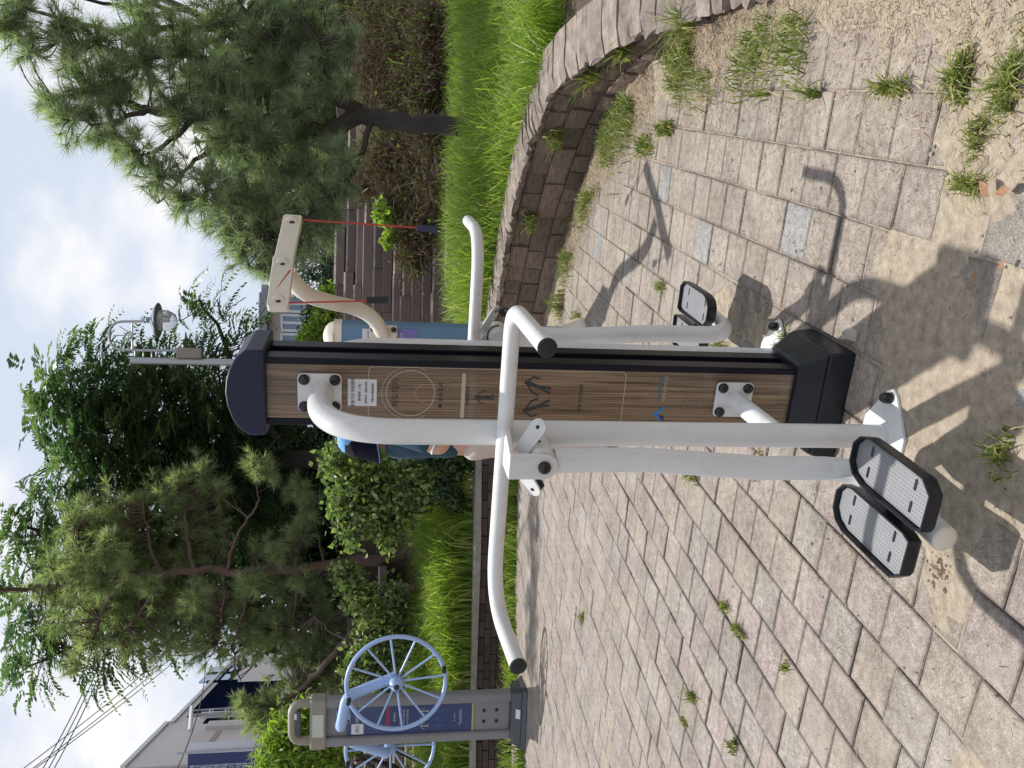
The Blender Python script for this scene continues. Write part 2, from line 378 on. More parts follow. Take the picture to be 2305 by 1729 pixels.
O3 = Vector((0.977, 3.098, 0))
cand = []
blue_spots = [(0.615, 2.897), (0.701, 3.81), (.95, 5.9), (.45, 2.05)]
for bi in range(-75, 30):
    for si in range(-60, 40):
        off = 0.0 if bi % 2 == 0 else 0.5
        c = O3 + EB * ((bi + .5) * .2) - ES * ((si + .5 + off) * .2)
        if c.y < .9 or not inside_pave(c.x, c.y) or c.x < -11: continue
        rel = c - Vector((0, 0, CAM_H)); dd = -rel.dot(CZ); px = 1152.5 + FPX * rel.dot(CX) / dd; py = 864.5 - FPX * rel.dot(CY) / dd
        vis = dd > .2 and -120 < px < 2420 and -120 < py < 1850
        cand.append((0 if vis else 1, rel.length, c))
cand.sort(key=lambda t: (t[0], t[1]))
SV, SF, SA = [], [], []
rv = random.Random(3)
for k, (nv, dist, c) in enumerate(cand):
    left = max(0, min(1, (.2 - c.x) / 1.2)); u = rv.random()
    ty = 0
    if u < .30 * left: ty = 1
    elif u < .62 * left: ty = 2
    elif u > .985: ty = 3
    elif u > .93: ty = 2
    for bx, by in blue_spots:
        if (c.x - bx) ** 2 + (c.y - by) ** 2 < .01: ty = 3
    zz = rv.uniform(-.005, .002); rx, ry = rv.uniform(-.012, .012), rv.uniform(-.012, .012); rz = -YAW + rv.uniform(-.012, .012)
    if k < 299 and nv == 0:
        o = bpy.data.objects.new('paver', pav_meshes[ty]); COL.objects.link(o); o.parent = pave_o
        o.location = (c.x, c.y, zz); o.rotation_euler = (rx, ry, rz)
    elif dist < 14:
        M = Matrix.Translation((c.x, c.y, zz)) @ Matrix.Rotation(rz, 4, 'Z') @ Matrix.Rotation(rx, 4, 'X')
        A = np.array(M); P = PV @ A[:3, :3].T + A[:3, 3]
        SF.append(PF + 12 * len(SV)); SV.append(P); SA += [(.1, .5, .8, .98)[ty] + rv.uniform(-.01, .01)] * len(PF)
so_ = link('paver', np_mesh('pavers_far', np.vstack(SV), np.vstack(SF), SA), pm_far, pave_o); so_['kind'] = 'stuff'

# ---- sand in the joints and drifting over the pavers
def vnoise(x, y, s, seed=0):
    """smooth value noise on arrays"""
    r = np.random.default_rng(seed); T = r.random((64, 64))
    X = x * s; Y = y * s; i = np.floor(X).astype(int); j = np.floor(Y).astype(int); u = X - i; v = Y - j
    u = u * u * (3 - 2 * u); v = v * v * (3 - 2 * v)
    g_ = lambda a, b: T[a % 64, b % 64]
    return g_(i, j) * (1 - u) * (1 - v) + g_(i + 1, j) * u * (1 - v) + g_(i, j + 1) * (1 - u) * v + g_(i + 1, j + 1) * u * v
gx = np.r_[np.arange(-4.0, -1.6, .03), np.arange(-1.6, 1.5, .0125), np.arange(1.5, 2.3, .022)]; gy = np.r_[np.arange(1.2, 3.9, .0125), np.arange(3.9, 9.3, .028)]
X, Yg = np.meshgrid(gx, gy)
Wq = resample(wall_pts, .1)
dw = np.full(X.shape, 9.0)
for q in Wq: dw = np.minimum(dw, np.hypot(X - q[0], Yg - q[1]))
n1 = vnoise(X, Yg, 2.2, 1) * .42 + vnoise(X, Yg, 6, 2) * .33 + vnoise(X, Yg, 17, 3) * .25
n3 = vnoise(X, Yg, 31, 4) - .5; n4 = vnoise(X, Yg, 13, 6) - .5
hs = -.0085 + .004 * (n1 - .5) - .018 * np.clip((.1 - X) / .7, 0, 1) * np.clip((Yg - 2.3) / .3, 0, 1)
def blob2(cx, cy, rx, ry, amp): return amp * np.exp(-(((X - cx) / rx) ** 2 + ((Yg - cy) / ry) ** 2))
lump = blob2(.62, 1.95, .20, .15, .010) + blob2(1.02, 1.80, .28, .18, .012) + blob2(.5, 1.60, .34, .2, .009) \
     + blob2(-.20, 2.16, .30, .26, .011) + blob2(-.50, 2.02, .30, .12, .0075) + blob2(-1.0, 1.93, .13, .12, .008) + blob2(.25, 3.5, .20, .33, .013) + blob2(-.10, 1.85, .25, .2, .008) + blob2(.3, 2.2, .3, .3, .006)
hs = hs + (lump + blob2(-.02, 2.06, .34, .26, .007)) * (.55 + .9 * n1) + np.clip(lump * 120, 0, 1) * (.0035 * n3 + .0045 * n4) \
     + np.where(Yg < 3.6, .024, .042) * np.exp(-(dw / .19) ** 2) * (.4 + 1.0 * n1) + .006 * np.exp(-(dw / .5) ** 2) * (n4 + n3) + .012 * np.exp(-((9.2 - Yg) / .3) ** 2) * n1
hs = np.minimum(hs, .05)
nyy, nxx = X.shape
keep = np.ones(X.shape, bool)
Vs = np.stack([X, Yg, hs], -1).reshape(-1, 3); idx = np.arange(nxx * nyy).reshape(nyy, nxx)
Fs = np.stack([idx[:-1, :-1], idx[:-1, 1:], idx[1:, 1:], idx[1:, :-1]], -1).reshape(-1, 4)
cxw = np.interp(Yg, np.array([w[1] for w in wall_pts])[::-1], np.array([w[0] for w in wall_pts])[::-1])
ok = ((X < cxw + .12) | (Yg > 8.3)).reshape(-1); Fs = Fs[ok[Fs].all(1)]
sandm = mat('sand', (.41, .345, .265), .95, col2=(.22, .175, .13), scale=30, bump=.9, bscale=150)
tag(link('sand', np_mesh('sand', Vs, Fs, smooth=True), sandm), kind='structure')

# ---- planter ground, terrace, retaining bank
Wd = resample(wall_pts, .12)
loam = mat('planter_soil', (.09, .065, .042), .95, col2=(.045, .034, .024), scale=7, bump=.7, bscale=30)
gx = np.arange(-9, 8, .2); gy = np.arange(1.6, 14.0, .2); X, Yg = np.meshgrid(gx, gy)
def terrain_h(X, Y):
    """ground behind the planter walls"""
    h = .40 + .028 * np.maximum(0, Y - 9.5)
    right = np.clip((X - 2.7) / .6, 0, 1)
    bank = np.clip((Y - 10.4) / 1.7, 0, 1); h = h + right * bank * 1.5
    left = np.clip((-.6 - X) / .4, 0, 1); h = h + left * np.clip((Y - 10.9) / 2.4, 0, 1) * .95
    return h
hs = terrain_h(X, Yg) + .08 * (vnoise(X, Yg, 1.1, 5) - .5)
cx2 = np.interp(Yg, np.array([w[1] for w in wall_pts])[::-1], np.array([w[0] for w in wall_pts])[::-1])
hw = np.interp(Yg, np.array([w[1] for w in wall_pts])[::-1], np.array([w[2] for w in wall_pts])[::-1])
hs = np.where((Yg < 8.4), np.minimum(hs, hw - .05 + .10 * np.clip(X - cx2 - .4, 0, 3)), hs)
Vs = np.stack([X, Yg, hs], -1).reshape(-1, 3); nyy, nxx = X.shape; idx = np.arange(nxx * nyy).reshape(nyy, nxx)
Fs = np.stack([idx[:-1, :-1], idx[:-1, 1:], idx[1:, 1:], idx[1:, :-1]], -1).reshape(-1, 4)
ok = (((X > cx2 + .15) & (Yg < 8.45)) | (Yg > 9.75) | ((Yg >= 8.45) & (X > .45) )).reshape(-1); Fs = Fs[ok[Fs].all(1)]
tag(link('planter_soil', np_mesh('planter_soil', Vs, Fs, smooth=True), loam), kind='structure')
b = MB(); b.box((0, 43, .9), (120, 60, 2.36)); tag(b.build('terrace', loam), kind='structure')

# ---- curved planter wall: blocks, coping stones
wallp = empty('planter_wall', (1.33, 6.72, 0), 0, 'low curved planter wall of rough stone blocks with pinkish paved coping', 'wall')
stone = mat('split_stone_block', (.23, .16, .12), .92, col2=(.085, .065, .055), scale=11, bump=1.0, bscale=26, obj_rand=.45)
copm = mat('coping_stone', (.285, .232, .198), .9, col2=(.115, .092, .078), scale=13, bump=1.0, bscale=45, obj_rand=.25)
copm_edge = copm
core = mat('wall_core', (.06, .05, .042), .95)
inv = Matrix.Translation((-1.33, -6.72, 0))
D_ = resample(wall_pts, .02); seg = np.r_[0, np.cumsum(np.linalg.norm(np.diff(D_[:, :2], axis=0), axis=1))]
def on_wall(s):
    p = np.array([np.interp(s, seg, D_[:, i]) for i in range(3)]); q = np.array([np.interp(min(s + .03, seg[-1]), seg, D_[:, i]) for i in range(3)]); q0 = np.array([np.interp(max(s - .03, 0), seg, D_[:, i]) for i in range(3)])
    t = q - q0; t[2] = 0; t /= np.linalg.norm(t); n = np.array([-t[1], t[0], 0])   # n: towards the planter
    return p, t, n
def rough_block(w, d, h, rr, j=.12):
    """a split-faced block, front face at -y, uneven"""
    nx, nz = 4, 3; V = []; F = []
    for k in range(nz):
        for i in range(nx):
            e = (i in (0, nx - 1)) or (k in (0, nz - 1))
            y = (-.0 if e else -rr.uniform(.008, .036)) + rr.uniform(-.007, .007)
            V.append(((i / (nx - 1) - .5) * w + (0 if i in (0, nx - 1) else rr.uniform(-.01, .01)), y, (k / (nz - 1)) * h + (0 if k in (0, nz - 1) else rr.uniform(-.01, .01))))
    for k in range(nz - 1):
        for i in range(nx - 1): F.append((k * nx + i, k * nx + i + 1, (k + 1) * nx + i + 1, (k + 1) * nx + i))
    o = len(V); V += [(-w / 2, d, 0), (w / 2, d, 0), (w / 2, d, h), (-w / 2, d, h)]
    F += [(o + 1, o, o + 3, o + 2)]
    top = [(nz - 1) * nx + i for i in range(nx)]; F.append(tuple(top + [o + 2, o + 3])); bot = list(range(nx)); F.append(tuple(bot[::-1] + [o, o + 1]))
    lf = [k * nx for k in range(nz)]; F.append(tuple(lf + [o + 3, o])); rt = [k * nx + nx - 1 for k in range(nz)]; F.append(tuple(rt[::-1] + [o + 1, o + 2]))
    return V, F
rw = random.Random(5); blk_lib = []
for i in range(10):
    w = .21; V, F = rough_block(w, .16, 1.0, rw); me = bpy.data.meshes.new('stone_block'); me.from_pydata(V, [], F); me.materials.append(stone)
    me.polygons.foreach_set('use_smooth', np.full(len(F), True)); me.update(); me.set_sharp_from_angle(angle=R(38)); blk_lib.append(me)
for course in range(3):
    s = .1 * (course % 2); 
    while s < seg[-1] - .3:
        w = rw.uniform(.17, .26); p, t, n = on_wall(s + w / 2); hh = p[2] - .075; ch = hh / 3
        if ch > .045:
            o = bpy.data.objects.new('stone_block', rw.choice(blk_lib)); COL.objects.link(o); o.parent = wallp
            loc = p + n * (rw.uniform(-.012, .012) + .012 * course)
            o.location = (loc[0] - 1.33, loc[1] - 6.72, course * ch); o.rotation_euler = (0, 0, math.atan2(t[1], t[0]) + rw.uniform(-.03, .03) + math.pi)
            # blocks face the paving: local -y away from the planter
            o.rotation_euler.z = math.atan2(n[1], n[0]) - math.pi / 2
            o.scale = ((w - .008) / .21, 1, ch - .007)
        s += w
s = 0
while s < seg[-1] - .2:
    w = rw.choice([.075, .10, .12, .13, .16, .20]); pc = on_wall(s + w / 2)[0]
    if pc[2] > .045:
        V, F = [], []; nx, ny = 3, 5; d = rw.uniform(.30, .34); dz = rw.uniform(-.007, .007); h0 = pc[2] - .072 + dz; tl_ = rw.uniform(-.006, .006); oy = rw.uniform(-.012, .012)
        def cp(f, y, z):
            p, t, n = on_wall(s + .003 + f * (w - .006)); q = p + n * (y + oy); return (q[0] - 1.33, q[1] - 6.72, p[2] - .072 + dz + z + tl_ * (f - .5))
        for j in range(ny):
            for i2 in range(nx):
                e = j == 0; V.append(cp(i2 / 2, j / (ny - 1) * d - .03 + (rw.uniform(-.024, .012) if e else 0), .075 + (rw.uniform(-.034, -.008) if e else rw.uniform(-.006, .004))))
        m0 = len(V); V += [cp(i2 / 2, -.03 + rw.uniform(-.020, .012), rw.uniform(.025, .048)) for i2 in range(nx)]
        m1 = len(V); V += [cp(i2 / 2, -.012 + rw.uniform(-.012, .012), 0) for i2 in range(nx)]
        m2 = len(V); V += [cp(0, d - .03, 0), cp(1, d - .03, 0)]
        for j in range(ny - 1):
            for i2 in range(nx - 1): F.append((j * nx + i2, j * nx + i2 + 1, (j + 1) * nx + i2 + 1, (j + 1) * nx + i2))
        for i2 in range(nx - 1):
            F.append((m0 + i2, m0 + i2 + 1, i2 + 1, i2)); F.append((m1 + i2, m1 + i2 + 1, m0 + i2 + 1, m0 + i2))
        F.append((m1, m0) + tuple(j * nx for j in range(ny)) + (m2,)); F.append(tuple([m2 + 1] + [j * nx + nx - 1 for j in range(ny)][::-1] + [m0 + nx - 1, m1 + nx - 1]))
        F.append(((ny - 1) * nx, (ny - 1) * nx + 1, (ny - 1) * nx + 2, m2 + 1, m2))
        me = bpy.data.meshes.new('coping_stone'); me.from_pydata(V, [], F); me.update(); link('coping_stone', me, copm, wallp)
    s += w
V, F = [], []
for i, sv in enumerate(np.linspace(0.02, seg[-1] - .02, 120)):
    p, t, n = on_wall(sv); a = p + n * .03; c = p + n * .26; h = max(p[2] - .085, .005)
    V += [(a[0], a[1], -.06), (a[0], a[1], h), (c[0], c[1], h), (c[0], c[1], -.06)]
    if i:
        o = 4 * i
        for k in range(4): F.append((o - 4 + k, o - 4 + (k + 1) % 4, o + (k + 1) % 4, o + k))
F += [(0, 1, 2, 3), (len(V) - 1, len(V) - 2, len(V) - 3, len(V) - 4)]
me = bpy.data.meshes.new('core'); me.from_pydata([(x - 1.33, y - 6.72, z) for x, y, z in V], [], F); link('core', me, core, wallp)

# ---- left planter: low brick wall with smooth coping
lw = empty('brick_planter_wall', (-2.5, 9.6, 0), 0, 'low dark brick planter wall with grey coping, left of the gym machine', 'wall')
brickm = mat('dark_brick', (.13, .085, .07), .85, col2=(.06, .042, .038), scale=10, bump=.5, bscale=40, obj_rand=.4)
lp = [(-.35, 9.75), (-1.2, 9.62), (-2.0, 9.55), (-2.8, 9.68), (-3.6, 9.75), (-5.2, 9.6), (-7, 9.4)]
LQ = resample([(x, y, 0) for x, y in lp], .05); ls = np.r_[0, np.cumsum(np.linalg.norm(np.diff(LQ[:, :2], axis=0), axis=1))]
def on_l(s):
    p = np.array([np.interp(s, ls, LQ[:, i]) for i in range(2)]); q = np.array([np.interp(min(s + .05, ls[-1]), ls, LQ[:, i]) for i in range(2)]); t = q - p
    if np.linalg.norm(t) < 1e-6: t = np.array([-1, .03])
    return p, t / np.linalg.norm(t)
bm_ = []
for i in range(4):
    b = MB(); b.box((0, .05, .5), (.2, .1, 1)); me = bpy.data.meshes.new('brick'); me.from_pydata([tuple(v) for v in b.v], [], b.f); me.materials.append(brickm); bm_.append(me)
for course in range(5):
    s = .1 * (course % 2)
    while s < min(ls[-1] - .3, 5.4):
        p, t = on_l(s + .1); o = bpy.data.objects.new('brick', bm_[0]); COL.objects.link(o); o.parent = lw
        ang = math.atan2(t[1], t[0]) + math.pi
        o.location = (p[0] + 2.5, p[1] - 9.6 + rw.uniform(-.006, .006), course * .075 - .02); o.rotation_euler = (0, 0, ang); o.scale = (.97, 1, .068); s += .205
V, F = [], []; N = 60
for i in range(N):
    p, t = on_l(i / (N - 1) * (ls[-1] - .1)); n = np.array([t[1], -t[0]])
    if n[1] < 0: n = -n
    f_ = p - n * .03; bk = p + n * .27
    V += [(f_[0], f_[1], .355), (f_[0], f_[1], .425), (bk[0], bk[1], .43), (bk[0], bk[1], .355)]
    if i:
        o = 4 * i
        for k in range(4): F.append((o - 4 + k, o - 4 + (k + 1) % 4, o + (k + 1) % 4, o + k))
F += [(0, 1, 2, 3), (len(V) - 1, len(V) - 2, len(V) - 3, len(V) - 4)]
me = bpy.data.meshes.new('coping'); me.from_pydata([(x + 2.5, y - 9.6, z) for x, y, z in V], [], F)
link('coping', me, mat('grey_coping', (.34, .31, .28), .85, col2=(.2, .185, .165), scale=14, bump=.4), lw)
b = MB()
for i in range(24):
    p, t = on_l(i / 23 * (ls[-1] - .2)); 
    if i < 23:
        q, _ = on_l((i + 1) / 23 * (ls[-1] - .2)); m_ = (p + q) / 2; dd = q - p
        b.box((m_[0] + 2.5, m_[1] - 9.6 + .17, .16), (np.linalg.norm(dd) + .02, .16, .38), Matrix.Rotation(math.atan2(dd[1], dd[0]), 3, 'Z'))
b.build('core', core, lw)

# ---- retaining wall of long dark slabs, stepping back
sw = empty('slab_retaining_wall', (0.5, 12.0, 0), 0, 'dark brown retaining wall of long staggered stone slabs behind the blue pulley machine', 'wall')
slabm = mat('dark_brown_slab', (.23, .165, .15), .8, col2=(.11, .085, .08), scale=5, stretch=(1, 1, 4), bump=.4, bscale=20, obj_rand=.3)
slab_lit = mat('sunlit_slab', (.42, .36, .33), .9, col2=(.16, .12, .11), scale=5, bump=.3)  # sunlight painted in: paler colour for slab tops and front lips
rs = random.Random(21); slab_lib = []
for i in range(6):
    b = MB(); ch = (.016, .8) if i % 3 else (.008, .92)
    b.prism([(0, 0), (0, ch[1]), (ch[0], 1), (.5, 1), (.5, 0)], lambda u, v: Vector((0, u, v)), (1, 0, 0)); me = bpy.data.meshes.new('slab'); me.from_pydata([tuple(v) for v in b.v], [], b.f); me.materials.append(slabm); me.materials.append(slab_lit)
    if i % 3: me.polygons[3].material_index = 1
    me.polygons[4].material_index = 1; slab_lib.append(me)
zrow = .05; row = 0
while zrow < 2.12:
    h = rs.uniform(.115, .155); x = -8 + rs.uniform(-.5, 0)
    while x < 3.2:
        w = rs.uniform(.8, 1.9)
        if -4.4 < x < -.9 - .2 * (row % 2): x += w; continue
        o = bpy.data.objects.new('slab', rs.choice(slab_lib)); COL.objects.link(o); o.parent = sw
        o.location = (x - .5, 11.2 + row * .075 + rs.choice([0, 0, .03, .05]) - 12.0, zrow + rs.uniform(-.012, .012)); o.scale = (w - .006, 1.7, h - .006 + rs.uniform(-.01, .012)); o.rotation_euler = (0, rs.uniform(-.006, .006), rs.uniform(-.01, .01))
        x += w
    zrow += h; row += 1
b = MB(); b.box((.85, .9, .95), (4.6, .9, 2.1)); b.box((-6.6, .9, .95), (4.2, .9, 2.1)); b.build('core', core, sw)
kb = empty('timber_kerb', (5, 12.6, 2.0), 0, 'weathered brown timber edging along the top of the right hand bank', 'edging')
kbm = mat('weathered_timber', (.10, .07, .055), .85, col2=(.08, .058, .045), scale=4, stretch=(1, 8, 8), bump=.5, bscale=12)
b = MB()
p0 = at(700, -60, 11.6); p1 = at(706, 60, 12.0); p2 = at(722, 180, 12.5); p3 = at(735, 290, 13.0)
KP = [p0, p1, p2, p3]
for i in range(3):
    q0, q1 = KP[i], KP[i + 1]; d = q1 - q0; m_ = (q0 + q1) / 2
    b2 = MB(); b2.box(m_ - Vector((5, 12.6, 2.0)) - Vector((0, 0, .09)), (d.length - .01, .14, .2), Matrix.Rotation(math.atan2(d.y, d.x), 3, 'Z') @ Matrix.Rotation(-math.asin(d.z / d.length), 3, 'Y'))
    b2.build('timber', kbm, kb, bevel=.012)

# ================================================================== MAIN MACHINE (two-sided swing stepper)
C0 = Vector((-.007, 2.692, 0))
mac = empty('swing_exercise_machine', C0, -R(19.6), 'tall wood-grain pillar exercise machine with white pipes, handlebars and black pedals on both sides', 'exercise machine')
PW, PD = .206, .163
b = MB(); b.box((0, 0, .98), (PW - .012, PD - .012, 1.78)); b.build('pillar_core', blackframe, mac)
fp = MB(); fp.box((0, -PD / 2 + .002, 1.0), (PW - .002, .008, 1.77)); front = fp.build('front_panel', wood, mac, bevel=.001)
bp = MB(); bp.box((0, PD / 2 - .002, 1.0), (PW - .002, .008, 1.77)); back = bp.build('back_panel', wood, mac, bevel=.001)
for sx, nm in ((1, 'side_panel'), (-1, 'side_panel')):
    b = MB(); b.box((sx * (PW / 2 - .014), 0, 1.0), (.008, PD - .02, 1.77)); sp = b.build(nm, wood_side, mac)
    # dark aluminium corner profiles
    for sy in (1, -1):
        b = MB(); b.box((sx * (PW / 2 - .004), sy * (PD / 2 - .024), 1.0), (.022, .060, 1.77)); b.build('corner_profile', blackframe, mac, bevel=.003)
    if sx == 1:
        for i, ch in enumerate('파도타기'):
            text('lettering', ch, .056, face_m((PW / 2 - .0075, .004, 1.82 - i * .056), (0, 1, 0), (0, 0, 1)), mat('lettering_grey', (.45, .43, .42), .5) if i == 0 else bpy.data.materials['lettering_grey'], sp)
        b = MB(); b.box((PW / 2 - .0095, .0, 1.765), (.002, PD - .10, .27)); b.build('title_plate', navyink if False else mat('title_navy', (.012, .015, .05), .35), sp)
# printed design on the front panel
YF = -PD / 2 - .0025
def fm(x, z): return face_m((x, YF, z), (1, 0, 0), (0, 0, 1))
def ring_face(cx, cz, r0, r1, m, parent, name, a0=0, a1=360, n=40, y=YF):
    V, F = [], []
    for k in range(n + 1):
        a = R(a0 + (a1 - a0) * k / n); V += [(cx + r0 * math.cos(a), y, cz + r0 * math.sin(a)), (cx + r1 * math.cos(a), y, cz + r1 * math.sin(a))]
        if k: F.append((2 * k - 2, 2 * k, 2 * k + 1, 2 * k - 1))
    me = bpy.data.meshes.new(name); me.from_pydata(V, [], F); return link(name, me, m, parent)
b = MB()
x0, x1, z0, z1 = -.098, .086, .74, 1.56
out = rrect(x0, x1, z0, z1, .015); inn = rrect(x0 + .0022, x1 - .0022, z0 + .0022, z1 - .0022, .0135)
n = len(out); b.add([(p[0], YF, p[1]) for p in out] + [(p[0], YF, p[1]) for p in inn], [(i, (i + 1) % n, n + (i + 1) % n, n + i) for i in range(n)])
b.build('print_border', tanink, front)
ring_face(.0, 1.43, .074, .0765, tanink, front, 'print_ring'); ring_face(.0, 1.43, .088, .0895, tanink, front, 'print_ring', -30, 210); ring_face(.0, 1.385, .03, .031, tanink, front, 'print_ring', 0, 180)
ring_face(.0, 1.43, .0, .074, mat('print_disc', (.23, .175, .13), .35, var=.3, scale=1, stretch=(190, 190, 2.2)), front, 'print_disc', y=YF + .0006)
text('lettering', '파도타기', .026, fm(.0, 1.475), darkink, front); text('lettering', 'WAVE', .014, fm(.0, 1.45), greyink, front)
text('lettering', '● 운동효과', .018, fm(-.005, 1.335), darkink, front); text('lettering', '옆구리 허리 유연성 향상', .0135, fm(-.005, 1.312), greyink, front)
b = MB(); b.box((-.005, YF, 1.265), (.15, .001, .012)); b.build('print_bar', tanink, front)
text('lettering', '운동방법 안내', .011, fm(-.005, 1.25), darkink, front)
def figure(cx, cz, s, lean):
    b = MB(); P = lambda x, z: Vector((cx + (x + lean * (z - .6)) * s, YF, cz + z * s))
    b.tube([P(0, 1.0), P(0, .99)], .085 * s, 8); b.tube([P(0, .9), P(0, .5)], .075 * s, 6); b.tube([P(0, .85), P(.28, .62), P(.3, .4)], .035 * s, 6); b.tube([P(0, .85), P(-.28, .62), P(-.3, .4)], .035 * s, 6)
    b.tube([P(0, .5), P(.1, .0)], .05 * s, 6); b.tube([P(0, .5), P(-.08, .0)], .05 * s, 6)
    for v in b.v: v.y = YF + (v.y - YF) * .02
    return b
figure(-.01, 1.165, .07, 0).build('pictogram', darkink, front); figure(.035, .985, .095, .35).build('pictogram', darkink, front); figure(-.045, .985, .095, -.35).build('pictogram', darkink, front)
for xx in (.02, -.06):
    b = MB(); b.box((xx, YF, .975), (.012, .001, .006)); b.build('print_mark', redink, front)
text('lettering', '이용 시 주의사항', .013, fm(-.005, .885), darkink, front); text('lettering', '음주 후 사용금지', .010, fm(-.005, .868), greyink, front)
b = MB(); b.prism([(-.088, .600), (-.058, .636), (-.028, .600), (-.042, .600), (-.058, .618), (-.076, .600)], lambda u, v: Vector((u, YF + .0002, v)), (0, -.0006, 0)); b.build('logo', blueink, front)
b = MB(); b.prism([(-.088, .598), (-.062, .616), (-.064, .596)], lambda u, v: Vector((u, YF - .0006, v)), (0, -.0004, 0)); b.build('logo', navyink, front)
b = MB(); b.box((.03, YF, .622), (.085, .001, .007)); b.build('logo_stripe', mat('print_teal', (.05, .11, .15), .4), front)
text('lettering', '생활체육 운동기구', .0125, fm(.03, .604), tanink, front)
for i, t in enumerate(('모델명  파도타기', '설치일  2016. 06', '시공사 및 관리', 'TEL. 02')): text('lettering', t, .0105, fm(-.02, .53 - .018 * i), greyink, front)
b = MB(); b.box((.0, YF - .0005, 1.578), (.088, .0015, .088)); stk = b.build('sticker', sticker, front)
ys = YF - .0018
for i, (t, s_) in enumerate((('운동기구 안전관리', .0125), ('관리번호 : 1-06', .009), ('관리부서 : 공원녹지과', .008), ('사용 전 점검하세요', .008))):
    text('lettering', t, s_, face_m((0, ys, 1.606 - .02 * i), (1, 0, 0), (0, 0, 1)), darkink, stk)
# cap
prof = [(-.137, 1.865), (.137, 1.865), (.137, 1.918), (.112, 1.948), (.080, 1.966), (.04, 1.978), (0, 1.982), (-.04, 1.978), (-.08, 1.966), (-.112, 1.948), (-.137, 1.918)]
b = MB(); b.prism(prof, lambda u, v: Vector((u, -PD / 2 - .028, v)), (0, PD + .056, 0)); b.build('top_cap', capmat, mac, bevel=.006, seg=3)
# foot cover
def taper_box(b, x0, y0, z0, x1, y1, z1):
    V = [(-x0, -y0, z0), (x0, -y0, z0), (x0, y0, z0), (-x0, y0, z0), (-x1, -y1, z1), (x1, -y1, z1), (x1, y1, z1), (-x1, y1, z1)]
    return b.add(V, [(3, 2, 1, 0), (4, 5, 6, 7), (0, 1, 5, 4), (1, 2, 6, 5), (2, 3, 7, 6), (3, 0, 4, 7)])
b = MB(); taper_box(b, .190, .152, 0.0, .180, .142, .085); taper_box(b, .180, .142, .0852, .128, .102, .165); b.build('foot_cover', blackplastic, mac, bevel=.008, seg=3)

